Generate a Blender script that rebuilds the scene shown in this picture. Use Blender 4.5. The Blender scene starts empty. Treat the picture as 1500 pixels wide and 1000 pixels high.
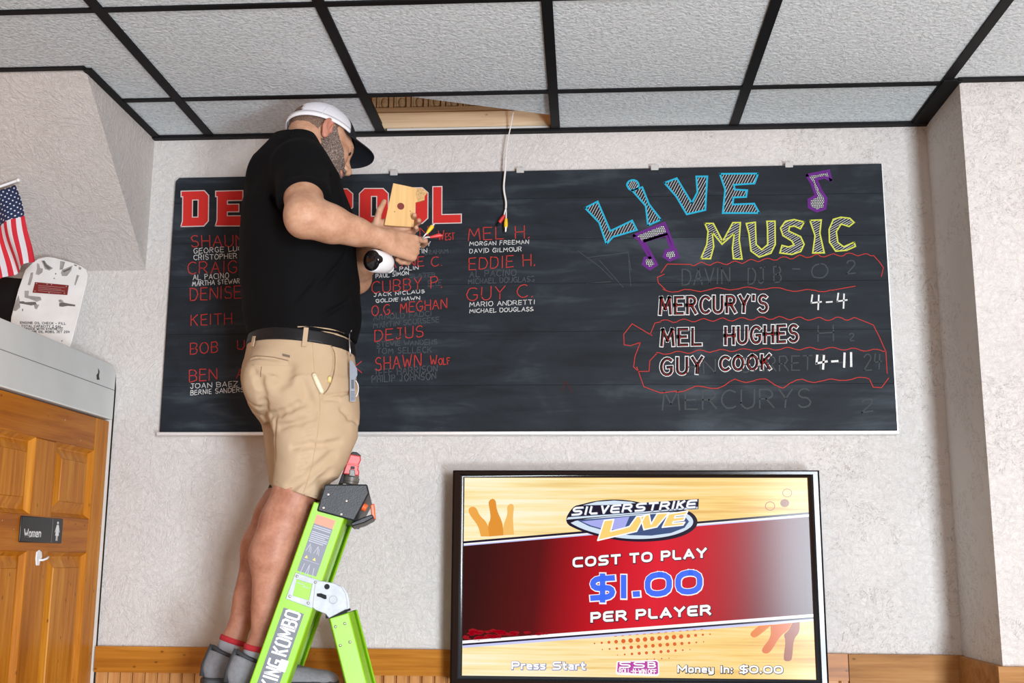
import bpy, math, random
import numpy as np
from mathutils import Vector
random.seed(7)
S = bpy.context.scene
COL = S.collection

# ------------------------------------------------------------------ camera
F_PX, YAW, PIT, ROL = 1656.97, -.0646, .1908, .0052
CAM = np.array([.0923, -3.7219, 1.5812])
ZC = 3.048                       # suspended ceiling height (10 ft)
T = .6096                        # ceiling tile pitch (2 ft)
_f = np.array([math.sin(YAW)*math.cos(PIT), math.cos(YAW)*math.cos(PIT), math.sin(PIT)])
_r0 = np.array([math.cos(YAW), -math.sin(YAW), 0.]); _u0 = np.cross(_r0, _f)
_r = _r0*math.cos(ROL)+_u0*math.sin(ROL); _u = -_r0*math.sin(ROL)+_u0*math.cos(ROL)
cam_d = bpy.data.cameras.new('camera'); cam = bpy.data.objects.new('camera', cam_d); COL.objects.link(cam)
cam_d.sensor_width = 36.; cam_d.lens = F_PX*36./1500.; cam_d.clip_start = .05
from mathutils import Matrix
cam.matrix_world = Matrix(((_r[0], _u[0], -_f[0], CAM[0]), (_r[1], _u[1], -_f[1], CAM[1]), (_r[2], _u[2], -_f[2], CAM[2]), (0, 0, 0, 1)))
S.camera = cam
# ------------------------------------------------------------------ world, light, exposure
S.view_settings.view_transform = 'Standard'; S.view_settings.look = 'None'
S.view_settings.exposure = 0.; S.view_settings.gamma = 1.; S.view_settings.use_curve_mapping = False
W = bpy.data.worlds.new('world'); S.world = W; W.use_nodes = True
W.node_tree.nodes['Background'].inputs['Color'].default_value = (1., .38, .09, 1)
W.node_tree.nodes['Background'].inputs['Strength'].default_value = .80
def area(name, loc, target, sx, sy, power, color):
    d = bpy.data.lights.new(name, 'AREA'); d.shape = 'RECTANGLE'; d.size = sx; d.size_y = sy; d.energy = power; d.color = color
    o = bpy.data.objects.new(name, d); COL.objects.link(o); o.location = loc
    o.rotation_euler = (Vector(target)-Vector(loc)).to_track_quat('-Z', 'Y').to_euler()
    return o
area('window_daylight', (2.33, -7.2, 1.65), (-1.5, 0, .3), 1.0, 1.7, 182, (.89, .97, 1.06)).data.spread = math.radians(125)
area('added_ceiling_fill', (2.0, -5.2, .42), (0, -1.2, 3.0), .75, .75, 168, (.85, .96, 1.06))  # added fill lamp near the floor, aimed up to brighten the ceiling

# ------------------------------------------------------------------ helpers
def ray(x, y): return _f+_r*(x-750)/F_PX-_u*(y-500)/F_PX
def at(x, y, Y):
    d = ray(x, y); return CAM+d*(Y-CAM[1])/d[1]
def atx(x, y, X):
    d = ray(x, y); return CAM+d*(X-CAM[0])/d[0]
def atz(x, y, Z):
    d = ray(x, y); return CAM+d*(Z-CAM[2])/d[2]
# the vertical plane the man stands in: e runs along it, n points away from the lens side
M0 = np.array([-.75, -.50, 0.]); _h = M0-CAM; _h[2] = 0; NV = _h/np.linalg.norm(_h); EV = np.array([NV[1], -NV[0], 0.]); ZV = np.array([0, 0, 1.])
def P(x, y, t=0.):
    d = ray(x, y); k = ((M0+NV*t-CAM)@NV)/(d@NV); return CAM+d*k
def nrm(v): v = np.asarray(v, float); return v/np.linalg.norm(v)

class MB:
    def __init__(s): s.v = []; s.f = []; s.m = []
    def add(s, v, f, m=0):
        o = len(s.v); s.v += [tuple(map(float, p)) for p in v]
        for q in f: s.f.append(tuple(i+o for i in q)); s.m.append(m)
        return s
    def box(s, a, b, m=0):
        x0, y0, z0 = [min(p, q) for p, q in zip(a, b)]; x1, y1, z1 = [max(p, q) for p, q in zip(a, b)]
        v = [(x0, y0, z0), (x1, y0, z0), (x1, y1, z0), (x0, y1, z0), (x0, y0, z1), (x1, y0, z1), (x1, y1, z1), (x0, y1, z1)]
        return s.add(v, [(0, 3, 2, 1), (4, 5, 6, 7), (0, 1, 5, 4), (1, 2, 6, 5), (2, 3, 7, 6), (3, 0, 4, 7)], m)
    def prism(s, poly, d, m=0):           # poly: 3d points, extruded by vector d
        n = len(poly); d = np.asarray(d, float)
        v = [np.asarray(p, float) for p in poly]; v = v+[p+d for p in v]
        f = [tuple(range(n))[::-1], tuple(range(n, 2*n))]+[(i, (i+1) % n, n+(i+1) % n, n+i) for i in range(n)]
        return s.add(v, f, m)
    def poly(s, pts, m=0): return s.add(pts, [tuple(range(len(pts)))], m)
    def tube(s, pts, r, n=10, m=0, cap=True):
        pts = [np.asarray(p, float) for p in pts]; k = len(pts); rs = r if hasattr(r, '__len__') else [r]*k
        ring = []; up = None
        for i in range(k):
            t = nrm(pts[min(i+1, k-1)]-pts[max(i-1, 0)])
            if up is None: up = nrm(np.cross(t, (0, 0, 1.) if abs(t[2]) < .9 else (1., 0, 0)))
            up = nrm(up-t*(up@t)); w = np.cross(t, up)
            ring += [pts[i]+rs[i]*(up*math.cos(a)+w*math.sin(a)) for a in [2*math.pi*j/n for j in range(n)]]
        f = [(i*n+j, i*n+(j+1) % n, (i+1)*n+(j+1) % n, (i+1)*n+j) for i in range(k-1) for j in range(n)]
        if cap: f += [tuple(range(n))[::-1], tuple(range((k-1)*n, k*n))]
        return s.add(ring, f, m)
    def sphere(s, c, r, n=12, m=0, ax=None):
        c = np.asarray(c, float); r = np.array(r if hasattr(r, '__len__') else [r]*3); ax = np.eye(3) if ax is None else np.asarray(ax)
        v = []; k = n
        for i in range(k+1):
            a = math.pi*i/k
            for j in range(2*k):
                b = math.pi*j/k; q = np.array([math.sin(a)*math.cos(b), math.sin(a)*math.sin(b), math.cos(a)])*r
                v.append(c+ax.T@q if False else c+q[0]*ax[0]+q[1]*ax[1]+q[2]*ax[2])
        f = [(i*2*k+j, (i+1)*2*k+j, (i+1)*2*k+(j+1) % (2*k), i*2*k+(j+1) % (2*k)) for i in range(k) for j in range(2*k)]
        return s.add(v, f, m)
    def grid(s, G, m=0, thick=None):      # G[i][j] 3d points; thick: vector offset field or float along computed normals
        G = np.asarray(G, float); a, b = G.shape[:2]
        V = G.reshape(-1, 3); f = [(i*b+j, (i+1)*b+j, (i+1)*b+j+1, i*b+j+1) for i in range(a-1) for j in range(b-1)]
        if thick is None: return s.add(V, f, m)
        du = np.gradient(G, axis=0); dv = np.gradient(G, axis=1); N = np.cross(du, dv); N /= np.linalg.norm(N, axis=2, keepdims=True)+1e-9
        V2 = (G+N*thick).reshape(-1, 3); o = a*b
        f2 = [tuple(q+o for q in reversed(x)) for x in f]
        edge = [(i, 0) for i in range(a)]+[(a-1, j) for j in range(1, b)]+[(i, b-1) for i in range(a-2, -1, -1)]+[(0, j) for j in range(b-2, 0, -1)]
        ids = [i*b+j for i, j in edge]; side = [(ids[k], ids[(k+1) % len(ids)], ids[(k+1) % len(ids)]+o, ids[k]+o) for k in range(len(ids))]
        return s.add(list(V)+list(V2), f+f2+side, m)

def wloc(o):
    v = np.zeros(3)
    while o is not None: v += np.array(o.location); o = o.parent
    return v
def finish(me, name, mats, parent, smooth):
    o = bpy.data.objects.new(name, me); COL.objects.link(o)
    for m in (mats if isinstance(mats, (list, tuple)) else [mats]): me.materials.append(m)
    if parent is not None: o.parent = parent
    if smooth is True: me.polygons.foreach_set('use_smooth', [True]*len(me.polygons))
    elif smooth:
        me.polygons.foreach_set('use_smooth', [True]*len(me.polygons)); me.set_sharp_from_angle(angle=math.radians(smooth))
    return o
def obj(name, mb, mats, parent=None, smooth=False, origin=None, fix=True):
    off = wloc(parent) if parent is not None else (np.zeros(3) if origin is None else np.asarray(origin, float))
    me = bpy.data.meshes.new(name); me.from_pydata([tuple(np.array(p)-off) for p in mb.v], [], mb.f)
    me.polygons.foreach_set('material_index', mb.m); 
    if fix:
        import bmesh
        bm = bmesh.new(); bm.from_mesh(me); bmesh.ops.recalc_face_normals(bm, faces=bm.faces); bm.to_mesh(me); bm.free()
    me.update()
    o = finish(me, name, mats, parent, smooth)
    if parent is None and origin is not None: o.location = origin
    return o
def bevel(o, w, seg=2, ang=40):
    m = o.modifiers.new('bevel', 'BEVEL'); m.width = w; m.segments = seg; m.limit_method = 'ANGLE'; m.angle_limit = math.radians(ang)
    o.data.polygons.foreach_set('use_smooth', [True]*len(o.data.polygons)); o.data.set_sharp_from_angle(angle=math.radians(35))
    return o
def tag(o, label, cat, group=None, kind=None):
    o['label'] = label; o['category'] = cat
    if group: o['group'] = group
    if kind: o['kind'] = kind
    return o
def thing(name, label, cat, loc, group=None):
    o = bpy.data.objects.new(name, None); COL.objects.link(o); o.location = tuple(map(float, loc)); o.empty_display_size = .1
    return tag(o, label, cat, group)
def struct(name, mb, m, smooth=False, parent=None):
    o = obj(name, mb, m, parent, smooth)
    if parent is None: o['kind'] = 'structure'
    return o

# ------------------------------------------------------------------ materials
def lin(c): return tuple(((x/255.)/12.92 if x/255. <= .04045 else ((x/255.+.055)/1.055)**2.4) for x in c)
class NT:
    def __init__(s, name):
        s.m = bpy.data.materials.new(name); s.m.use_nodes = True; s.t = s.m.node_tree; s.b = s.t.nodes['Principled BSDF']
        s.tc = s.t.nodes.new('ShaderNodeTexCoord')
    def n(s, typ, **kw):
        x = s.t.nodes.new(typ)
        for k, v in kw.items():
            if k in x.inputs: x.inputs[k].default_value = v
            else: setattr(x, k, v)
        return x
    def l(s, a, b): s.t.links.new(a, b)
    def map(s, scale=(1, 1, 1), rot=(0, 0, 0), loc=(0, 0, 0), src='Object'):
        m = s.n('ShaderNodeMapping'); m.inputs['Scale'].default_value = scale; m.inputs['Rotation'].default_value = rot; m.inputs['Location'].default_value = loc
        s.l(s.tc.outputs[src], m.inputs['Vector']); return m.outputs['Vector']
    def noise(s, vec, scale, detail=4, rough=.55, dist=0):
        x = s.n('ShaderNodeTexNoise'); x.inputs['Scale'].default_value = scale; x.inputs['Detail'].default_value = detail
        x.inputs['Roughness'].default_value = rough; x.inputs['Distortion'].default_value = dist; s.l(vec, x.inputs['Vector']); return x.outputs['Fac']
    def ramp(s, fac, stops, interp='LINEAR'):
        x = s.n('ShaderNodeValToRGB'); cr = x.color_ramp; cr.interpolation = interp
        while len(cr.elements) < len(stops): cr.elements.new(.5)
        for e, (p, c) in zip(cr.elements, stops):
            e.position = p; e.color = (tuple(c)+(1,)) if hasattr(c, '__len__') and len(c) == 3 else ((c, c, c, 1) if not hasattr(c, '__len__') else c)
        s.l(fac, x.inputs['Fac']); return x.outputs['Color']
    def math(s, op, a, b=None):
        x = s.n('ShaderNodeMath'); x.operation = op
        for i, v in enumerate((a, b)):
            if v is None: continue
            if isinstance(v, (int, float)): x.inputs[i].default_value = v
            else: s.l(v, x.inputs[i])
        return x.outputs[0]
    def mix(s, fac, a, b, mode='MIX'):
        x = s.n('ShaderNodeMix'); x.data_type = 'RGBA'; x.blend_type = mode
        for sock, v in ((x.inputs[0], fac), (x.inputs[6], a), (x.inputs[7], b)):
            if isinstance(v, (int, float)): sock.default_value = v
            elif isinstance(v, tuple): sock.default_value = v+(1,) if len(v) == 3 else v
            else: s.l(v, sock)
        return x.outputs[2]
    def bump(s, h, dist, strength=1.):
        x = s.n('ShaderNodeBump'); x.inputs['Distance'].default_value = dist; x.inputs['Strength'].default_value = strength
        s.l(h, x.inputs['Height']); s.l(x.outputs['Normal'], s.b.inputs['Normal'])
    def set(s, **kw):
        for k, v in kw.items():
            k = k.replace('_', ' ')
            s.b.inputs[k].default_value = (tuple(v)+(1,) if hasattr(v, '__len__') and len(v) == 3 and s.b.inputs[k].type == 'RGBA' else v)
        return s
def flat(name, c, rough=.6, metal=0., spec=.5, nscale=0, namt=.0, bump=0, bscale=200, **kw):
    n = NT(name); n.set(Base_Color=c, Roughness=rough, Metallic=metal); n.b.inputs['Specular IOR Level'].default_value = spec
    n.set(**kw)
    if nscale:
        f = n.noise(n.map(), nscale); lo = tuple(x*(1-namt) for x in c); hi = tuple(min(1, x*(1+namt)) for x in c)
        n.l(n.ramp(f, [(.3, lo), (.7, hi)]), n.b.inputs['Base Color'])
    if bump: n.bump(n.noise(n.map(), bscale, 3), bump)
    return n.m
def emis(name, c, s=1., rough=.15, ior=.15):
    n = NT(name); n.set(Base_Color=(0.004, .004, .004), Roughness=rough, Emission_Color=c, Emission_Strength=s); n.b.inputs['Specular IOR Level'].default_value = ior
    return n.m
def plaster(name, base, marks=0.):
    n = NT(name); v = n.map()
    d1 = n.noise(v, 9, 5, .6, 2.2); d2 = n.noise(v, 62, 4, .62, 1.4); d3 = n.noise(v, 140, 3)
    ridge = n.math('POWER', n.math('SUBTRACT', 1., n.math('MULTIPLY', n.math('ABSOLUTE', n.math('SUBTRACT', d1, .5)), 7.)), 3.)
    ridge = n.math('MAXIMUM', ridge, 0.)
    r2 = n.math('MAXIMUM', n.math('SUBTRACT', 1., n.math('MULTIPLY', n.math('ABSOLUTE', n.math('SUBTRACT', d2, .5)), 9.)), 0.)
    h = n.math('ADD', n.math('MULTIPLY', ridge, .55), n.math('ADD', n.math('MULTIPLY', r2, .42), n.math('MULTIPLY', d3, .22)))
    n.bump(h, .0018, 1.)
    tint = n.noise(v, 1.6, 3); col = n.ramp(tint, [(.3, tuple(x*.94 for x in base)), (.7, tuple(min(1, x*1.04) for x in base))])
    if marks:
        k = n.noise(n.map((1, 1, 1), (0, 0, 0), (3.1, 1.7, .4)), 15, 6, .68, 2.6)
        line = n.math('LESS_THAN', n.math('ABSOLUTE', n.math('SUBTRACT', k, .5)), .006)
        zone = n.noise(n.map((1, 1, 1), (0, 0, 0), (5, 2, 1)), 4.5, 4, .6)
        gx = n.n('ShaderNodeSeparateXYZ'); n.l(n.tc.outputs['Object'], gx.inputs[0])
        zr = n.math('GREATER_THAN', n.math('ADD', zone, n.math('MULTIPLY', n.math('MINIMUM', n.math('SUBTRACT', gx.outputs[0], .25), .55), .22)), .62)
        mk = n.math('MULTIPLY', n.math('MULTIPLY', line, zr), marks)
        col = n.mix(mk, col, (.16, .12, .09))
    n.l(col, n.b.inputs['Base Color']); n.set(Roughness=.62); n.b.inputs['Specular IOR Level'].default_value = .3
    return n.m
def wood(name, dark, mid, light, axis=2, scale=1., rough=.35, knots=True, coat=.25):
    n = NT(name); sc = [22*scale]*3; sc[axis] = 1.3*scale
    v = n.map(tuple(sc)); g = n.noise(v, 1.6, 5, .6, .8)
    sc2 = [150*scale]*3; sc2[axis] = 4*scale; fine = n.noise(n.map(tuple(sc2)), 1.2, 3)
    sc3 = [4*scale]*3; sc3[axis] = .7*scale; big = n.noise(n.map(tuple(sc3)), 1.4, 3, .5, 1.5)
    m1 = n.math('ADD', n.math('MULTIPLY', g, .55), n.math('ADD', n.math('MULTIPLY', fine, .2), n.math('MULTIPLY', big, .3)))
    col = n.ramp(m1, [(.36, dark), (.52, mid), (.68, light)])
    if knots:
        vo = n.n('ShaderNodeTexVoronoi'); s4 = [5.5]*3; s4[axis] = 3.2; n.l(n.map(tuple(s4)), vo.inputs['Vector'])
        kk = n.ramp(vo.outputs['Distance'], [(.05, 1.), (.13, 0.)]); col = n.mix(n.math('MULTIPLY', kk, .7), col, tuple(x*.35 for x in dark))
    n.l(col, n.b.inputs['Base Color']); n.set(Roughness=rough, Coat_Weight=coat*.15, Coat_Roughness=.3, Specular_IOR_Level=.15); n.bump(fine, .0006)
    return n.m
MT = {}
MT['wall'] = plaster('plaster_white', (.66, .632, .60), .8)
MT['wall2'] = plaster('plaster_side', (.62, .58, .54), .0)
def tilemat():
    n = NT('acoustic_tile'); v = n.map(); a = n.noise(v, 85, 3, .6, .6); b = n.noise(v, 30, 3)
    h = n.math('ADD', n.math('MULTIPLY', a, .8), n.math('MULTIPLY', b, .3)); n.bump(h, .006)
    n.l(n.ramp(a, [(.34, (.59, .65, .67)), (.58, (.80, .86, .88))]), n.b.inputs['Base Color']); n.set(Roughness=.9); n.b.inputs['Specular IOR Level'].default_value = .1
    return n.m
MT['tile'] = tilemat()
MT['black'] = flat('black_paint', (.004, .004, .005), .6, spec=.2)
MT['pine_v'] = wood('orange_pine_upright', (.27, .078, .005), (.46, .158, .010), (.58, .25, .026), 2)
MT['pine_y'] = wood('orange_pine_cross', (.23, .060, .005), (.38, .118, .009), (.48, .175, .018), 1)
MT['rail'] = wood('pine_rail', (.25, .078, .007), (.41, .150, .016), (.53, .225, .035), 0, .8)
MT['bead'] = wood('pine_beadboard', (.34, .13, .035), (.50, .23, .075), (.60, .32, .12), 2, 1., .4, False)
MT['raw'] = wood('raw_joist_wood', (.42, .30, .17), (.60, .46, .29), (.72, .58, .40), 0, .8, .8, True, 0)
MT['rawdark'] = wood('old_moulding_wood', (.22, .13, .06), (.38, .25, .13), (.48, .34, .2), 0, .8, .8, False, 0)
MT['whitepaint'] = flat('white_trim_paint', (.60, .62, .60), .4, nscale=6, namt=.05)
MT['steel'] = flat('zinc_steel', (.72, .73, .74), .32, 1., nscale=30, namt=.15)
MT['alu'] = flat('satin_aluminium', (.80, .80, .79), .4, .6)
# ================================================================== the setting
XW = -1.425; XD = -1.50; XC = 1.26; YC = -.349
struct('wall_back', MB().box((-3.2, 0, 0), (XC+.05, .12, 3.052)), MT['wall'])
struct('wall_right', MB().box((XC, YC, 0), (2.9, .12, ZC+.01)), MT['wall'])
struct('wall_left', MB().prism([(-3.2, .02, 2.545), (-3.2, -.579, ZC+.01), (-3.2, .02, ZC+.01)], (3.2+XW, 0, 0)), MT['wall2'])
struct('floor', MB().box((-4, -7, -.05), (4, .12, 0)), wood('floor_boards', (.10, .09, .08), (.14, .125, .11), (.18, .16, .14), 1, .6, .5, False))
# ---- ceiling: lay-in tiles (one missing above the board), black T-bar grid
xs = [-3.0]+[k*T for k in range(-4, 3)]+[2*T+T, 3.0]; xs = sorted(set(round(x, 4) for x in xs)); Y2 = -.337
ys = [0.0, Y2]+[Y2-k*T for k in range(1, 11)]
mb = MB()
for i in range(len(xs)-1):
    for j in range(len(ys)-1):
        if abs(xs[i]+T) < .01 and j == 0: continue
        if xs[i+1] <= XW+.1 and xs[i+1] < -1.3 and j == 0: continue
        x0, x1, y0, y1 = xs[i], xs[i+1], ys[j+1], ys[j]
        mb.box((x0+.002, y0+.002, ZC), (x1-.002, y1-.002, ZC+.016))
struct('ceiling', mb, MT['tile'])
mb = MB(); w = .0125
for x in [k*T for k in range(-4, 4)]: mb.box((x-w-.003, -6.4, ZC-.006), (x+w+.003, -.0, ZC+.0)); mb.box((x-.002, -.6, ZC-.002), (x+.002, 0, ZC+.035))
for y in ys[1:]: mb.box((-3, y-w+.001, ZC-.0055), (3, y+w-.001, ZC-.0005))
mb.box((XW, -.026, ZC-.012), (XC, 0, ZC-.001))                                 # wall angle along the back
mb.box((XW-.002, -.585, ZC-.008), (XW+.026, 0, ZC-.0015)); mb.box((-3, -.60, ZC-.006), (XW+.01, -.578, ZC-.001))
mb.box((2*T-.012, YC-.02, ZC-.010), (XC+.004, 0, ZC-.001)); mb.box((XC-.01, YC-.028, ZC-.008), (2.9, YC+.002, ZC-.001))
struct('trim_1', mb, MT['black'])
# ---- what the open bay shows: ledger board, joist, old moulded cornice
struct('trim_2', MB().box((-1.2, -.012, 3.062), (.5, .10, 3.118)), MT['raw'])
struct('trim_3', MB().box((-1.2, .02, 3.119), (.5, .10, 3.152)), MT['rawdark'])
mb = MB().box((-1.2, .05, 3.153), (.5, .12, 3.30))
for k in range(26):
    x = -1.15+k*.062
    mb.box((x, .03, 3.156), (x+.013, .05, 3.21)); mb.box((x+.017, .036, 3.156), (x+.023, .05, 3.21))
    mb.sphere((x+.043, .048, 3.18), (.013, .012, .02), 6)
struct('trim_4', mb, MT['rawdark'])
struct('wall_plenum', MB().box((-1.2, -1.1, 3.34), (.5, .12, 3.36)), MT['rawdark'])
# small light strip at the back lip of the bay
struct('trim_5', MB().box((-T+.02, -.012, ZC+.001), (-.02, -.002, ZC+.0125)), MT['whitepaint'])
# the tile pushed up askew
a = atz(586, 139.5, 3.078); b = atz(812, 169, 3.064); d = nrm(b-a); nn = np.array([d[1], -d[0], 0]); nn = nn if nn[1] < 0 else -nn
q = [a-d*.02, b+d*.012, b+d*.012+nn*.46, a-d*.02+nn*.46]
o = obj('ceiling_tile', MB().prism(q, (0, 0, .016)), MT['tile'], origin=a)
tag(o, 'pale textured ceiling tile pushed up askew over the open bay, showing bare timber', 'ceiling tile')

# ---- partition with the restroom door on the left
zh = atx(100, 506, XD)[2]; zd = atx(100, 597, XD)[2]; ye = min(-.004, atx(171, 545, XD)[1]); yd = atx(163, 640, XD-.012)[1]
def yz(poly, x): return [(x, p[0], p[1]) for p in poly]
R = .045
corner = [(ye-R+R*math.sin(t), zh-R+R*math.cos(t)) for t in np.linspace(0, math.pi/2, 9)]
hp = [(-3.3, zh)]+corner+[(ye, 0), (yd+.003, 0), (yd+.003, zd+.004), (-3.3, zd+.004)]
o = struct('trim_6', MB().prism(yz(hp, XD), (-.10, 0, 0)), MT['whitepaint']); bevel(o, .004)
zg = [atx(x, y, XD) for x, y in ((0, 512), (166, 571))]
struct('trim_7', MB().box((XD-.002, -3.3, zg[1][2]-.0012), (XD+.0008, ye-.008, zg[1][2]+.0012)), flat('groove_grey', (.22, .22, .21), .7))
cp = [atx(*p, XD+.0006) for p in ((144, 539), (146, 544), (145, 550), (146, 556), (142, 556), (141.5, 549), (144, 546))]
struct('trim_8', MB().prism(cp, (-.003, 0, 0)), flat('chipped_paint', (.05, .04, .035), .8))
struct('wall_door', MB().box((-3.2, -3.3, 0), (XD-.10, -.0, zh-.002)).box((XD-.11, ye+.0005, 0), (XD-.001, 0, zh-.03)), MT['wall2'])
# door leaf: stiles, rails and raised panels
XF = XD-.014
def ypx(x, y): return atx(x, y, XF)
yR = yd; y1a = ypx(138.6, 658.5)[1]; y1b = ypx(80, 700)[1]; y2a = ypx(49, 690)[1]
zt = ypx(110, 653)[2]; zm1 = ypx(100, 757)[2]; zm0 = ypx(95, 809)[2]
hw = abs(y1a-yR); pw = abs(y1a-y1b); mw = abs(y1b-y2a); yL = y2a-pw-hw
droot = thing('door_1', 'door', 'door', (XF, (yR+yL)/2, 0)); droot['kind'] = 'structure'
del droot['label'], droot['category']
mbv = MB(); th = .035
for a_, b_ in ((yR, y1a), (y2a-pw, yL)): mbv.box((XF-th, a_, .01), (XF, b_, zd))
mbv.box((XF-th, y1b, .25), (XF-.0005, y2a, zt))
bevel(obj('stile', mbv, MT['pine_v'], droot), .004)
mbh = MB()
for z0, z1 in ((zt, zd), (zm0, zm1), (.01, .25)): mbh.box((XF-th, y1a, z0), (XF-.0002, y2a-pw, z1))
bevel(obj('rail', mbh, MT['pine_y'], droot), .004)
for (ya, yb) in ((y1a, y1b), (y2a, y2a-pw)):
    for (z0, z1) in ((zm1, zt), (.25, zm0)):
        m = MB(); s = -1
        def rr(k, x): return [(x, ya-k, z0+k), (x, yb+k, z0+k), (x, yb+k, z1-k), (x, ya-k, z1-k)]
        rings = [rr(-.001, XF-.001), rr(.012, XF-.016), rr(.016, XF-.017), rr(.045, XF-.005), rr(.047, XF-.002)]
        V = [p for r_ in rings for p in r_]; Fq = []
        for i in range(len(rings)-1):
            for j in range(4): Fq.append((i*4+j, i*4+(j+1) % 4, (i+1)*4+(j+1) % 4, (i+1)*4+j))
        Fq.append((16, 17, 18, 19)); Vb = [(XF-th+.003, p[1], p[2]) for p in rings[0]]
        Fq += [(20, 23, 22, 21)]+[(j, 20+j, 20+(j+1) % 4, (j+1) % 4) for j in range(4)]
        obj('panel', MB().add(V+Vb, Fq), MT['pine_v'], droot)
# scuffs of filler on the door
m = MB()
for (x, y, r) in ((95, 615, 2.2), (118, 645, 1.8), (147, 770, 2.0), (3, 762, 1.5), (20, 775, 1.2)):
    c = ypx(x, y); m.poly([c+np.array([.0006, r*.0016*math.cos(t)*random.uniform(.5, 1.2), r*.0016*math.sin(t)*random.uniform(.5, 1.2)]) for t in np.linspace(0, 2*math.pi, 9)[:-1]])
o = obj('filler_spot', m, flat('filler', (.62, .48, .36), .7), droot)

# ---- chair rail and beadboard
zr1 = 1.300; zr0 = 1.219
struct('trim_9', MB().box((XD+.003, -.022, zr0), (.905, 0, zr1)), MT['rail'])
lt = wood('pale_pine_rail', (.22, .09, .024), (.36, .17, .052), (.44, .235, .085), 0, .8, .55, True, 0)
struct('trim_10', MB().box((.9075, -.022, 1.14), (XC, 0, zr1-.001)), lt)
struct('trim_11', MB().box((XC-.020, YC, 1.13), (XC, -.0225, zr1-.003)), lt)
struct('trim_12', MB().box((XC-.020, YC-.022, 1.12), (2.9, YC-.0005, zr1-.004)), lt)
mb = MB(); x = XD+.003
while x < XC-.03:
    w2 = .041
    mb.prism([(x+.0008, 0, .0), (x+.0008, -.006, .0), (x+.004, -.010, .0), (x+w2-.006, -.010, .0), (x+w2-.004, -.006, .0), (x+w2-.003, -.011, .0), (x+w2-.0008, -.008, 0), (x+w2-.0008, 0, 0)], (0, 0, 1.2185)); x += w2
struct('trim_13', mb, MT['bead'])
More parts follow.
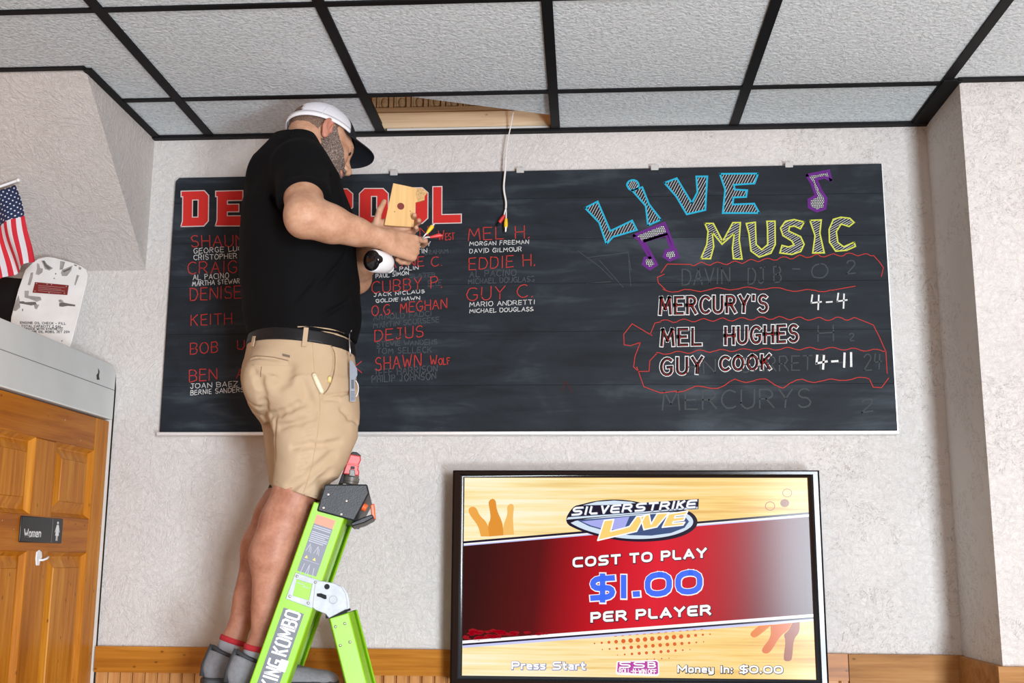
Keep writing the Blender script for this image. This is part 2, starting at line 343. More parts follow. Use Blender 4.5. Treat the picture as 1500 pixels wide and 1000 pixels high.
# ================================================================== lettering: a one-stroke alphabet of our own
def arc(cx, cy, rx, ry, a0, a1, n=9): return [(cx+rx*math.cos(math.radians(a)), cy+ry*math.sin(math.radians(a))) for a in np.linspace(a0, a1, n)]
G = {
'A': (.64, [[(0, 0), (.32, 1), (.64, 0)], [(.12, .36), (.52, .36)]]),
'B': (.56, [[(0, 0), (0, 1)]+[(.28, 1)]+arc(.3, .76, .22, .24, 90, -90, 7)+[(0, .52)], [(.3, .52)]+arc(.3, .26, .26, .26, 90, -90, 7)+[(0, 0)]]),
'C': (.6, [arc(.36, .5, .36, .5, 50, 310, 13)]),
'D': (.6, [[(0, 0), (0, 1), (.2, 1)]+arc(.2, .5, .4, .5, 90, -90, 11)+[(0, 0)]]),
'E': (.52, [[(.52, 1), (0, 1), (0, 0), (.52, 0)], [(0, .52), (.44, .52)]]),
'F': (.5, [[(.5, 1), (0, 1), (0, 0)], [(0, .52), (.42, .52)]]),
'G': (.64, [arc(.36, .5, .36, .5, 50, 300, 13)+[(.62, .2), (.62, .46), (.38, .46)]]),
'H': (.58, [[(0, 0), (0, 1)], [(.58, 0), (.58, 1)], [(0, .52), (.58, .52)]]),
'I': (.12, [[(.06, 0), (.06, 1)]]),
'J': (.46, [[(.1, 1), (.46, 1)], [(.34, 1), (.34, .2)]+arc(.17, .2, .17, .2, 0, -170, 7)]),
'K': (.56, [[(0, 0), (0, 1)], [(.54, 1), (.02, .45)], [(.16, .6), (.56, 0)]]),
'L': (.5, [[(0, 1), (0, 0), (.5, 0)]]),
'M': (.74, [[(0, 0), (.08, 1), (.37, .3), (.66, 1), (.74, 0)]]),
'N': (.6, [[(0, 0), (0, 1), (.6, 0), (.6, 1)]]),
'O': (.68, [arc(.34, .5, .34, .5, 90, 450, 19)]),
'P': (.54, [[(0, 0), (0, 1), (.26, 1)]+arc(.28, .75, .25, .25, 90, -90, 7)+[(0, .5)]]),
'Q': (.7, [arc(.34, .5, .34, .5, 90, 450, 19), [(.4, .25), (.7, -.05)]]),
'R': (.58, [[(0, 0), (0, 1), (.26, 1)]+arc(.28, .75, .25, .25, 90, -90, 7)+[(0, .5)], [(.26, .5), (.58, 0)]]),
'S': (.54, [arc(.28, .75, .25, .25, 40, 260, 9)+arc(.27, .25, .27, .26, 80, -150, 10)]),
'T': (.6, [[(0, 1), (.6, 1)], [(.3, 1), (.3, 0)]]),
'U': (.58, [[(0, 1), (0, .3)]+arc(.29, .3, .29, .3, 180, 360, 9)+[(.58, 1)]]),
'V': (.6, [[(0, 1), (.3, 0), (.6, 1)]]),
'W': (.86, [[(0, 1), (.22, 0), (.43, .7), (.64, 0), (.86, 1)]]),
'X': (.58, [[(0, 0), (.58, 1)], [(0, 1), (.58, 0)]]),
'Y': (.58, [[(0, 1), (.29, .5)], [(.58, 1), (.29, .5), (.26, 0)]]),
'Z': (.56, [[(0, 1), (.56, 1), (0, 0), (.56, 0)]]),
'.': (.1, [[(.02, .0), (.06, .05)]]), "'": (.1, [[(.05, 1), (.04, .74)]]), '-': (.4, [[(.04, .46), (.36, .46)]]), ':': (.1, [[(.03, .0), (.06, .04)], [(.03, .5), (.06, .54)]]),
'0': (.62, [arc(.31, .5, .31, .5, 90, 450, 19)]), '1': (.14, [[(.07, 0), (.07, 1)]]),
'2': (.52, [arc(.25, .74, .25, .26, 160, -30, 8)+[(0, 0), (.52, 0)]]), '3': (.5, [arc(.23, .75, .23, .25, 150, -90, 8)+arc(.23, .25, .27, .25, 90, -150, 8)]),
'4': (.56, [[(.06, 1), (0, .45), (.56, .5)], [(.4, .95), (.36, 0)]]),
'$': (.58, [arc(.3, .75, .27, .25, 40, 260, 9)+arc(.29, .25, .29, .26, 80, -150, 10), [(.29, 1.14), (.29, -.14)]]),
'a': (.44, [[(.03, .62), (.3, .64), (.42, .54), (.42, 0), (.1, 0), (.0, .16), (.1, .34), (.42, .34)]]), 'e': (.44, [[(0, .34), (.44, .34), (.42, .55), (.3, .64), (.1, .64), (0, .5), (0, .14), (.1, 0), (.42, 0)]]),
'i': (.08, [[(.04, 0), (.04, .62)], [(.04, .86), (.04, .94)]]), 'm': (.7, [[(0, 0), (0, .64), (.25, .64), (.35, .54), (.35, 0)], [(.35, .54), (.45, .64), (.62, .64), (.7, .54), (.7, 0)]]),
'n': (.44, [[(0, 0), (0, .64), (.3, .64), (.44, .52), (.44, 0)]]), 'o': (.46, [[(.1, 0), (0, .12), (0, .52), (.1, .64), (.36, .64), (.46, .52), (.46, .12), (.36, 0), (.1, 0)]]),
'r': (.32, [[(0, 0), (0, .64)], [(0, .48), (.14, .64), (.32, .64)]]), 's': (.42, [[(.42, .64), (.1, .64), (0, .5), (.08, .36), (.34, .32), (.42, .18), (.34, 0), (0, 0)]]),
't': (.34, [[(.1, .95), (.1, .12), (.2, 0), (.34, 0)], [(0, .64), (.32, .64)]]), 'y': (.44, [[(0, .64), (0, .16), (.1, .03), (.44, .03)], [(.44, .64), (.44, -.14), (.32, -.25), (.04, -.25)]]),
}
# squared-off capitals for the screen
def rrect(w, h, r, a=90):
    return arc(w-r, h-r, r, r, 90, 0, 4)+arc(w-r, r, r, r, 0, -90, 4)+arc(r, r, r, r, -90, -180, 4)+arc(r, h-r, r, r, 180, 90, 4)
GT = dict(G)
GT['O'] = (.86, [rrect(.86, 1, .36)+[(.5, 1)]]); GT['0'] = GT['O']
GT['C'] = (.8, [[(.8, 1), (.36, 1)]+arc(.32, .68, .32, .32, 90, 180, 5)+arc(.32, .32, .32, .32, 180, 270, 5)+[(.8, 0)]])
GT['S'] = (.8, [[(.8, 1), (.28, 1)]+arc(.26, .75, .25, .25, 90, 270, 7)+[(.52, .5)]+arc(.54, .25, .25, .25, 90, -90, 7)+[(0, 0)]])
GT['$'] = (.8, [GT['S'][1][0], [(.4, 1.15), (.4, -.15)]])
GT['T'] = (.76, [[(0, 1), (.76, 1)], [(.38, 1), (.38, 0)]]); GT['L'] = (.64, [[(0, 1), (0, .2), (.16, 0), (.64, 0)]])
GT['P'] = (.72, [[(0, 0), (0, 1), (.5, 1)]+arc(.48, .72, .25, .28, 90, -90, 6)+[(.1, .44)]])
GT['R'] = (.76, [[(0, 0), (0, 1), (.5, 1)]+arc(.48, .74, .25, .26, 90, -90, 6)+[(.1, .48)], [(.44, .46), (.78, 0)]])
GT['A'] = (.84, [[(0, 0), (.42, 1), (.84, 0)], [(.24, .3), (.62, .3)]]); GT['Y'] = (.8, [[(0, 1), (.4, .48), (.8, 1)], [(.4, .5), (.4, 0)]])
GT['E'] = (.74, [[(.74, 1), (.28, 1)]+arc(.26, .74, .26, .26, 100, 170, 4)+[(0, .26)]+arc(.26, .26, .26, .26, 190, 270, 4)+[(.74, 0)], [(.06, .5), (.66, .5)]])
GT['.'] = (.16, [[(.02, .06), (.12, .06)]]); GT['I'] = (.1, [[(.05, 0), (.05, 1)]]); GT['1'] = (.16, [[(.08, 0), (.08, 1)]])

def ribbon2(pts, w, closed=False, cap=.35):
    """mitred strip round a 2d polyline -> (verts, quads)"""
    p = [np.array(q, float) for q in pts]
    q = [p[0]]
    for x in p[1:]:
        if np.linalg.norm(x-q[-1]) > 1e-6: q.append(x)
    p = q
    if closed and np.linalg.norm(p[0]-p[-1]) < 1e-6: p = p[:-1]
    n = len(p)
    if n < 2: return [], []
    if not closed and cap:
        p[0] = p[0]-(p[1]-p[0])/np.linalg.norm(p[1]-p[0])*w*cap; p[-1] = p[-1]+(p[-1]-p[-2])/np.linalg.norm(p[-1]-p[-2])*w*cap
    V = []; Q = []; prev = None
    segs = n if closed else n-1
    L = []; 
    for i in range(n):
        d0 = p[i]-p[i-1] if (closed or i > 0) else None; d1 = p[(i+1) % n]-p[i] if (closed or i < n-1) else None
        if d0 is None: d0 = d1
        if d1 is None: d1 = d0
        d0 = d0/(np.linalg.norm(d0)+1e-12); d1 = d1/(np.linalg.norm(d1)+1e-12)
        n0 = np.array([-d0[1], d0[0]]); n1 = np.array([-d1[1], d1[0]]); c = n0@n1
        if c > -.2:
            m = (n0+n1); m = m/(m@m)*2; V += [p[i]+m*w/2, p[i]-m*w/2]; L.append((len(V)-2, len(V)-1, len(V)-2, len(V)-1))
        else:
            V += [p[i]+n0*w/2+d0*w*.4, p[i]-n0*w/2+d0*w*.4, p[i]+n1*w/2-d1*w*.4, p[i]-n1*w/2-d1*w*.4]; L.append((len(V)-4, len(V)-3, len(V)-2, len(V)-1))
    for i in range(segs):
        a = L[i]; b = L[(i+1) % n]; Q.append((a[2], a[3], b[1], b[0]))
    return V, Q
class Plane:
    """a flat surface met by pixel rays (its own place in the room): px -> local metres -> 3d"""
    def __init__(s, Y): s.Y = Y
    def uv(s, x, y): q = at(x, y, s.Y); return (q[0], q[2])
    def lift(s, p, k): return (p[0], s.Y-k*.00035, p[1])
    def line(s, mb, px, w, lev=1, closed=False, jit=0, m=0, cap=.35):
        pts = [s.uv(x+random.gauss(0, jit), y+random.gauss(0, jit)) for x, y in px]
        V, Q = ribbon2(pts, w, closed, cap); mb.add([s.lift(v, lev) for v in V], Q, m)
    def fill(s, mb, px, lev=1, m=0): mb.poly([s.lift(s.uv(x, y), lev) for x, y in px], m)
LAYW = []          # word number of each stroke of the last layout
def layout(txt, x0, y0, x1, y1, h, font=G, gap=.24, space=.5, small=.66, h1=None):
    """strokes of txt in pixel space, baseline from (x0,y0) to (x1,y1). '^' makes following letters small caps."""
    h1 = h if h1 is None else h1
    sc = 1.; adv = 0; items = []; wi = 0; LAYW.clear()
    for ch in txt:
        if ch == '^': sc = small; continue
        if ch == ' ': adv += space*sc; sc = 1.; wi += 1; continue
        w, st = font[ch]; items.append((adv, sc, st, wi)); adv += (w+gap)*sc
    tot = adv-gap*sc; out = []
    for a, sc_, st, wi in items:
        for pl in st:
            o = []
            for (u, v) in pl:
                k = (a+u*sc_)/tot; hh = h+(h1-h)*k
                o.append((x0+(x1-x0)*k, y0+(y1-y0)*k-v*hh*sc_))
            out.append(o); LAYW.append(wi)
    return out
def wordwise(st): return list(zip(st, list(LAYW)))
def chaikin(p, n=2):
    for _ in range(n):
        q = []
        for i in range(len(p)):
            a, b = p[i], p[(i+1) % len(p)]; q += [(a[0]*.75+b[0]*.25, a[1]*.75+b[1]*.25), (a[0]*.25+b[0]*.75, a[1]*.25+b[1]*.75)]
        p = q
    return p
def c1(p): return (220+p[0]/2.5, 240+p[1]/2.5)
def c2(p): return (500+p[0]/2.5, 240+p[1]/2.5)
def c3(p): return (840+p[0]/3.125, 230+p[1]/3.125)
def c4(p): return (840+p[0]/3.125, 400+p[1]/3.125)
def hatch(poly, ang, step, zig=False):
    a = math.radians(ang); d = np.array([math.cos(a), math.sin(a)]); n = np.array([-d[1], d[0]]); P_ = [np.array(p) for p in poly]
    t = [p@n for p in P_]; out = []; k = min(t)+step*.6
    while k < max(t):
        xs_ = []
        for i in range(len(P_)):
            u, v = P_[i], P_[(i+1) % len(P_)]; tu, tv = u@n-k, v@n-k
            if (tu < 0) != (tv < 0): xs_.append((u+(v-u)*tu/(tu-tv))@d)
        xs_.sort()
        for i in range(0, len(xs_)-1, 2):
            if xs_[i+1]-xs_[i] > 2: out.append([tuple(d*(xs_[i]+.8)+n*k), tuple(d*(xs_[i+1]-.8)+n*k)])
        k += step
    return out
def chalk(name, c, amt=.35, rough=.9):
    n = NT(name); f = n.noise(n.map(), 900, 2); n.l(n.ramp(f, [(.35, tuple(x*(1-amt) for x in c)), (.6, c)]), n.b.inputs['Base Color']); n.set(Roughness=rough); n.b.inputs['Specular IOR Level'].default_value = .05
    return n.m
CH = {'r': chalk('red_chalk', (.56, .05, .042)), 'w': chalk('white_chalk', (.78, .78, .76)), 'f': chalk('rubbed_out_chalk', (.085, .096, .106), .4), 'f2': chalk('faint_chalk', (.072, .082, .084), .4),
      'c': chalk('cyan_chalk', (.03, .42, .62)), 'y': chalk('lime_chalk', (.62, .66, .09)), 'p': chalk('violet_chalk', (.14, .03, .22)), 'R': chalk('red_paint', (.60, .035, .03), .12), 'k': chalk('board_black', (.015, .017, .019), .1), 'wh': chalk('pale_outline', (.66, .55, .53), .15)}

# ================================================================== the chalkboard
YB = -.020; XL, XR, ZT, ZB = -1.345, 1.112, 2.898, 1.994
tl, tr, bl, br = at(257.5, 260.5, YB), at(1293, 239.5, YB), at(234, 633.5, YB), at(1312.5, 631.5, YB)
XL = (tl[0]+bl[0])/2; XR = (tr[0]+br[0])/2; ZTl, ZTr = tl[2], tr[2]; ZB = (bl[2]+br[2])/2
bo = thing('chalkboard', 'long black chalkboard on the plaster wall with red team list and live music lettering', 'chalkboard', ((XL+XR)/2, 0, ZB))
def boardmat():
    n = NT('chalkboard_black'); v = n.map((1.2, 1, 9)); sm = n.noise(v, 2.2, 5, .6, .6); v2 = n.map((1, 1, 1.6)); cl = n.noise(v2, 2.6, 4, .6, 1.)
    m = n.math('ADD', n.math('MULTIPLY', sm, .5), n.math('MULTIPLY', cl, .5))
    n.l(n.ramp(m, [(.36, (.011, .0135, .016)), (.52, (.019, .024, .030)), (.68, (.048, .060, .072))]), n.b.inputs['Base Color'])
    n.set(Roughness=.55); n.b.inputs['Specular IOR Level'].default_value = .12; n.bump(n.noise(n.map((1, 1, 1)), 8, 3), .0012); return n.m
mb = MB().prism([(XL, YB, ZB), (XR, YB, ZB), (XR, YB, ZTr), (XL+.012, YB, ZTl), (XL, YB, ZTl-.012)], (0, .019, 0))
obj('writing_surface', mb, boardmat(), bo)
mb = MB(); hz = .0016
for z in (ZB+.155, ZB+.335, ZB+.50, ZB+.655, ZB+.80): mb.box((XL+.002, YB-.0004, z), (XR-.002, YB+.001, z+hz))
obj('board_seam', mb, CH['k'], bo)
bevel(obj('chalk_rail', MB().box((XL-.003, YB-.022, ZB-.012), (XR+.001, 0, ZB)), MT['alu'], bo), .002)
obj('edge_strip', MB().box((XR, YB-.002, ZB), (XR+.003, 0, ZTr)), MT['alu'], bo)
for x in (577, 762, 959, 1156):
    c = at(x, 246 if x > 900 else 252, YB-.002); zt_ = ZTl+(ZTr-ZTl)*(c[0]-XL)/(XR-XL)
    m = MB().box((c[0]-.013, YB-.005, zt_-.008), (c[0]+.013, YB-.0005, zt_+.012)).box((c[0]-.012, YB, zt_+.001), (c[0]+.012, 0, zt_+.012))
    bevel(obj('clip', m, flat('clear_clip', (.50, .49, .47), .25, 0, .5), bo), .0015)
BP = Plane(YB)
# --- lists
lines = [  # crop, colour, text, x0, y0, x1, y1, height, line mm
(c1, 'r', 'SHAUN', 150, 304, 345, 302, 42, 3.4), (c1, 'w', 'GEORGE LUCAS', 159, 328, 375, 316, 18, 2.2), (c1, 'w', 'CRISTOPHER LEE', 160, 352, 375, 343, 18, 2.2),
(c1, 'r', 'CRAIG', 138, 404, 318, 398, 44, 3.4), (c1, 'w', 'AL PACINO', 157, 425, 288, 418, 19, 2.2), (c1, 'w', 'MARTHA STEWART', 155, 447, 342, 436, 17, 2.2),
(c1, 'r', 'DENISE', 147, 500, 332, 490, 44, 3.4), (c1, 'r', 'KEITH', 150, 592, 298, 585, 38, 3.4), (c1, 'r', 'BOB', 148, 697, 248, 690, 40, 3.4), (c1, 'r', 'U.', 320, 680, 358, 678, 34, 3.4),
(c1, 'r', 'BEN', 145, 797, 244, 790, 42, 3.4), (c1, 'r', 'A.', 316, 785, 362, 783, 34, 3.2), (c1, 'w', 'JOAN BAEZ', 148, 822, 320, 813, 17, 2.2), (c1, 'w', 'BERNIE SANDERS', 148, 846, 342, 834, 17, 2.2),
(c2, 'r', 'K', 40, 768, 75, 765, 42, 3.2), (c2, 'r', 'N', 288, 268, 318, 264, 34, 3.), (c2, 'r', 'W^EST', 355, 282, 414, 276, 36, 3.), (c2, 'w', 'RTY', 278, 306, 326, 300, 16, 2.2), (c2, 'w', 'RTIN', 262, 331, 314, 325, 16, 2.2),
(c2, 'r', 'WAYNE', 128, 384, 302, 374, 34, 3.2), (c2, 'r', 'C.', 330, 376, 370, 372, 34, 3.2), (c2, 'w', 'MICHAEL PALIN', 98, 400, 282, 386, 13, 2.2), (c2, 'w', 'PAUL SIMON', 127, 418, 246, 406, 14, 2.2),
(c2, 'r', 'CUBBY P.', 112, 474, 370, 452, 42, 3.4), (c2, 'w', 'JACK NICLAUS', 120, 486, 304, 472, 12, 2.2), (c2, 'w', 'GOLDIE HAWN', 127, 508, 286, 496, 12, 2.2),
(c2, 'r', 'O.G. MEGHAN', 112, 556, 386, 528, 36, 3.4), (c2, 'r', 'DEJUS', 123, 650, 300, 632, 40, 3.4), (c2, 'r', 'SHAWN', 125, 756, 292, 740, 46, 3.4), (c2, 'r', 'W^OLF', 326, 738, 397, 732, 36, 3.2),
(c2, 'r', 'MEL H.', 465, 280, 690, 270, 44, 3.4), (c2, 'w', 'MORGAN FREEMAN', 470, 300, 687, 292, 14, 2.2), (c2, 'w', 'DAVID GILMOUR', 470, 327, 660, 319, 15, 2.2),
(c2, 'r', 'EDDIE H.', 468, 388, 711, 372, 42, 3.4), (c2, 'r', 'GUY C.', 460, 502, 702, 486, 46, 3.4), (c2, 'w', 'MARIO ANDRETTI', 470, 523, 707, 513, 16, 2.2), (c2, 'w', 'MICHAEL DOUGLASS', 470, 546, 702, 538, 14, 2.2),
(c2, 'f', 'AL PACINO', 470, 415, 640, 408, 22, 2.4), (c2, 'f', 'MICHAEL DOUGLASS', 465, 440, 706, 430, 19, 2.4), (c2, 'f', 'SLATER', 250, 417, 345, 412, 14, 2.4), (c2, 'f', 'GRAHAM', 305, 333, 390, 326, 16, 2.2),
(c2, 'f', 'ARNOLD FADCI', 118, 572, 330, 556, 18, 2.4), (c2, 'f', 'MARTIN SCORSESE', 118, 600, 358, 578, 18, 2.4), (c2, 'f', 'STEVIE WANDERS', 130, 668, 350, 660, 18, 2.4), (c2, 'f', 'TOM SELLECK', 130, 695, 330, 690, 20, 2.4),
(c2, 'f', 'JEFF HARRISON', 120, 778, 352, 760, 24, 2.6), (c2, 'f', 'PHILIP JOHNSON', 112, 800, 346, 788, 24, 2.6), (c2, 'f', 'ELLE', 318, 448, 366, 444, 20, 2.2),
(c4, 'w', '4-4', 1090, 168, 1252, 158, 68, 5.), (c4, 'w', '4-11', 1112, 440, 1278, 426, 62, 7.),
(c4, 'f2', 'HN', 520, 462, 650, 456, 62, 4.), (c4, 'f2', 'BARRETT', 772, 452, 1150, 440, 66, 4.), (c4, 'f2', '-', 1200, 432, 1250, 430, 50, 4), (c4, 'f2', '24', 1330, 444, 1412, 438, 72, 4.), (c4, 'f2', 'H', 1120, 312, 1190, 308, 70, 4.), (c4, 'f2', '2', 1262, 310, 1284, 308, 34, 3.5),
(c4, 'f2', 'MERCURYS', 408, 625, 1085, 612, 84, 5.), (c4, 'f2', '2', 1320, 640, 1370, 630, 60, 4),
(c3, 'f2', 'DAVIN', 500, 586, 715, 578, 72, 4.), (c3, 'f2', 'DJ B', 800, 582, 950, 572, 72, 4.), (c3, 'f2', '-', 1000, 540, 1040, 538, 60, 4), (c3, 'f2', 'O', 1090, 556, 1165, 552, 66, 4), (c3, 'f2', '2', 1250, 535, 1290, 532, 60, 4)]
KN = {'r': 'red_chalk_line', 'w': 'white_chalk_line', 'f': 'rubbed_out_line', 'f2': 'faint_chalk_line'}
for cr, k, s_, x0, y0, x1, y1, h, lw in lines:
    ms = {}
    for pl, wi in wordwise(layout(s_, x0, y0, x1, y1, h)): BP.line(ms.setdefault(wi, MB()), [cr(p) for p in pl], lw*(.82 if k in 'rw' and lw < 4 else 1)/1000., 2 if k[0] != 'f' else 1, jit=.28)
    for m in ms.values(): obj(KN[k], m, CH[k], bo)
# loose marks
m = MB()
for pl in ([(812, 835), (820, 795), (846, 835)], ):
    BP.line(m, [c2(p) for p in pl], .002, 1, jit=.3)
obj('red_chalk_mark', m, chalk('dull_red', (.10, .02, .02)), bo)
for pl in ([(20, 430), (120, 500), (180, 560)], [(60, 460), (250, 436)], [(250, 436), (264, 520)], [(120, 470), (230, 600)], [(60, 575), (170, 572)], [(255, 470), (262, 590)]):
    m = MB(); BP.line(m, [c3(p) for p in pl], .002, 1, jit=.5); obj('faint_chalk_mark', m, CH['f2'], bo)
# --- hollow capitals of the gig list
for nm, (s_, x0, y0, x1, y1, h, h1) in {'a': ("MERCURY'S", 396, 186, 885, 174, 74, 72), 'b': ('MEL', 403, 330, 582, 326, 72, 72), 'c': ('HUGHES', 696, 324, 1024, 310, 74, 72), 'd': ('GUY', 402, 466, 588, 455, 74, 70), 'e': ('COOK', 672, 444, 898, 436, 60, 62)}.items():
    st = layout(s_, x0, y0, x1, y1, h, h1=h1, gap=.34); mw_, mk_, mr_ = MB(), MB(), MB()
    for pl in st:
        pp = [c4(p) for p in pl]
        BP.line(mw_, pp, .0138, 1, cap=.5); BP.line(mk_, pp, .0094, 2, cap=.40); BP.line(mr_, [(x+1.3, y+.8) for x, y in pp], .0013, 3, jit=.2, cap=0)
    obj('white_hollow_lettering', mw_, CH['w'], bo); obj('letter_core', mk_, CH['k'], bo); obj('red_inner_line', mr_, CH['r'], bo)
# --- wavy red frames
def wave(pts, amp, n):
    out = []
    for i in range(len(pts)-1):
        (x0, y0), (x1, y1) = pts[i], pts[i+1]; L = math.hypot(x1-x0, y1-y0); k = max(2, int(L/14))
        for j in range(k): t = j/k; out.append((x0+(x1-x0)*t, y0+(y1-y0)*t+amp*math.sin((x0+(x1-x0)*t)/n)))
    return out+[pts[-1]]
frames = [(c3, [(415, 535), (385, 550), (388, 575), (420, 605)], 0), (c3, [(400, 530), (430, 488), (540, 490)], 2), (c3, wave([(540, 490), (700, 486), (900, 468), (1050, 455), (1290, 444), (1375, 452)], 7, 12), 0), (c3, [(1375, 452), (1400, 480), (1418, 505), (1410, 545)], 0),
 (c3, wave([(410, 608), (480, 614), (700, 602), (900, 600), (1050, 612), (1190, 610)], 6, 22), 0), (c4, [(1190, 80), (1290, 60)], 0),
 (c4, [(352, 280), (372, 228), (400, 220)], 1), (c4, wave([(400, 220), (700, 212), (900, 205), (1100, 210), (1300, 207)], 7, 14), 0), (c4, [(1300, 207), (1372, 236), (1400, 290), (1430, 360), (1436, 460)], 0),
 (c4, [(360, 285), (340, 275), (270, 232), (232, 280), (230, 328), (262, 332), (305, 318), (282, 380), (276, 430), (300, 450), (345, 448), (350, 400), (380, 368)], 1), (c4, wave([(380, 368), (640, 355), (820, 350), (980, 345), (1200, 345), (1430, 355)], 6, 16), 0),
 (c4, [(290, 430), (322, 520), (400, 550), (470, 540)], 1), (c4, wave([(470, 538), (600, 520), (690, 520), (740, 490), (880, 492), (960, 518), (1050, 488), (1150, 496), (1230, 484), (1355, 484)], 8, 24), 0), (c4, [(1355, 484), (1372, 522), (1410, 524), (1444, 480)], 0)]
for cr, pts, jit in frames: m = MB(); BP.line(m, [cr(p) for p in pts], .0024, 2, jit=.25); obj('wavy_red_frame', m, CH['r'], bo)
# --- LIVE MUSIC
def letter(poly, col, ang, step, fillc, lw=.0062):
    pp = [c3(p) for p in poly]; m1, m2 = MB(), MB()
    BP.line(m1, pp, lw, 3, closed=True, jit=.25)
    for h_ in hatch(pp, ang, step): BP.line(m2, h_, .0014, 2, jit=.2, cap=0)
    o1 = obj('letter_outline', m1, CH[col], bo); obj('letter_hatching', m2, CH[fillc], o1)
Lp = [(53, 232), (112, 204), (168, 338), (268, 292), (290, 333), (180, 366), (152, 398), (118, 300)]
Ip = [(268, 152), (315, 138), (345, 215), (400, 286), (342, 312), (330, 225)]
Vp = [(416, 118), (472, 98), (542, 212), (568, 160), (564, 90), (612, 88), (604, 244), (520, 262), (470, 180)]
Ep = [(670, 78), (845, 76), (828, 122), (735, 128), (738, 150), (796, 150), (790, 184), (732, 186), (730, 216), (826, 214), (851, 256), (682, 256), (694, 150)]
for p_ in (Lp, Ip, Vp, Ep): letter(p_, 'c', -62, 3.6, 'w')
dot = [(272+27*math.cos(t), 129+24*math.sin(t)) for t in np.linspace(0, 2*math.pi, 15)[:-1]]; letter(dot, 'c', -62, 2.6, 'w')
Mp = [(602, 304), (640, 304), (682, 385), (728, 300), (766, 300), (758, 380), (772, 466), (732, 466), (728, 420), (736, 350), (680, 400), (636, 345), (640, 410), (628, 466), (582, 464), (610, 400), (616, 340)]
Up = [(792, 304), (832, 300), (838, 400), (862, 424), (890, 400), (888, 326), (884, 294), (922, 292), (924, 400), (905, 440), (850, 456), (812, 430), (804, 350)]
Sp = [(1056, 298), (1040, 330), (1010, 316), (990, 318), (985, 340), (1040, 365), (1056, 400), (1040, 432), (1000, 446), (945, 438), (955, 404), (985, 412), (1010, 402), (1000, 384), (960, 360), (948, 325), (970, 294), (1010, 286)]
I2p = [(1082, 290), (1136, 288), (1128, 350), (1148, 438), (1096, 440), (1106, 360)]
Cp = [(1285, 300), (1262, 318), (1225, 306), (1204, 340), (1210, 390), (1236, 412), (1284, 390), (1290, 408), (1250, 428), (1200, 430), (1172, 390), (1170, 330), (1190, 286), (1225, 276), (1265, 280)]
for p_ in (Mp, Up, Sp, I2p, Cp): letter(p_, 'y', -30, 3.0, 'w', .0048)
# notes
def note(polys, dots):
    m = MB(); d = MB()
    for p_, cl in polys: BP.line(m, [c3(q) for q in p_], .0105, 3, closed=cl)
    for (pts) in dots:
        pp = [c3(q) for q in pts]; mn = np.min(pp, axis=0); mx = np.max(pp, axis=0); y = mn[1]
        while y < mx[1]:
            x = mn[0]+(int(y*7) % 2)*1.4
            while x < mx[0]:
                ins = False
                for i in range(len(pp)):
                    (xa, ya), (xb, yb) = pp[i], pp[(i+1) % len(pp)]
                    if (ya > y) != (yb > y) and x < (xb-xa)*(y-ya)/(yb-ya)+xa: ins = not ins
                if ins:
                    u = BP.uv(x, y); d.poly([BP.lift((u[0]+.0021*math.cos(t), u[1]+.0021*math.sin(t)), 2) for t in np.linspace(0, 2*math.pi, 7)[:-1]])
                x += 2.7
            y += 2.4
    o1 = obj('music_note', m, CH['p'], bo); obj('note_dots', d, CH['w'], o1)
circ = lambda cx, cy, rx, ry: [(cx+rx*math.cos(t), cy+ry*math.sin(t)) for t in np.linspace(0, 2*math.pi, 17)[:-1]]
N1 = [(1068, 84), (1168, 64), (1178, 106), (1150, 92), (1110, 102), (1130, 150), (1156, 190), (1150, 235), (1115, 247), (1080, 230), (1078, 196), (1112, 178), (1090, 118)]
note([(N1, True)], [N1])
N2 = [(276, 360), (416, 304), (478, 456), (440, 472), (415, 455), (425, 428), (450, 425), (425, 355), (322, 385), (380, 492), (350, 512), (320, 490), (328, 462), (350, 462), (300, 376)]
note([(N2, True), ([(325, 384), (424, 352)], False)], [N2])
# --- DEAD POOL in red varsity capitals
BL = {'D': ([(0, 1), (.84, 1), (1, .86), (1, .14), (.84, 0), (0, 0), (.06, .16), (.06, .84), (0, .84)], [(.42, .74), (.62, .74), (.62, .26), (.42, .26)]),
      'E': ([(0, 1), (1, 1), (1, .72), (.44, .72), (.44, .62), (.86, .62), (.86, .40), (.44, .40), (.44, .29), (1, .29), (1, 0), (0, 0), (.06, .16), (.06, .84), (0, .84)], None),
      'A': ([(.25, 1), (.75, 1), (1, 0), (.62, 0), (.58, .2), (.42, .2), (.38, 0), (0, 0)], None),
      'P': ([(0, 1), (.84, 1), (1, .86), (1, .48), (.84, .36), (.42, .36), (.42, 0), (0, 0)], [(.42, .78), (.6, .78), (.6, .56), (.42, .56)]),
      'O': ([(.18, 1), (.82, 1), (1, .86), (1, .14), (.82, 0), (.18, 0), (0, .14), (0, .86)], [(.42, .78), (.60, .78), (.60, .24), (.42, .24)]),
      'L': ([(0, 1), (.32, 1), (.32, .24), (1, .24), (1, 0), (0, 0)], None)}
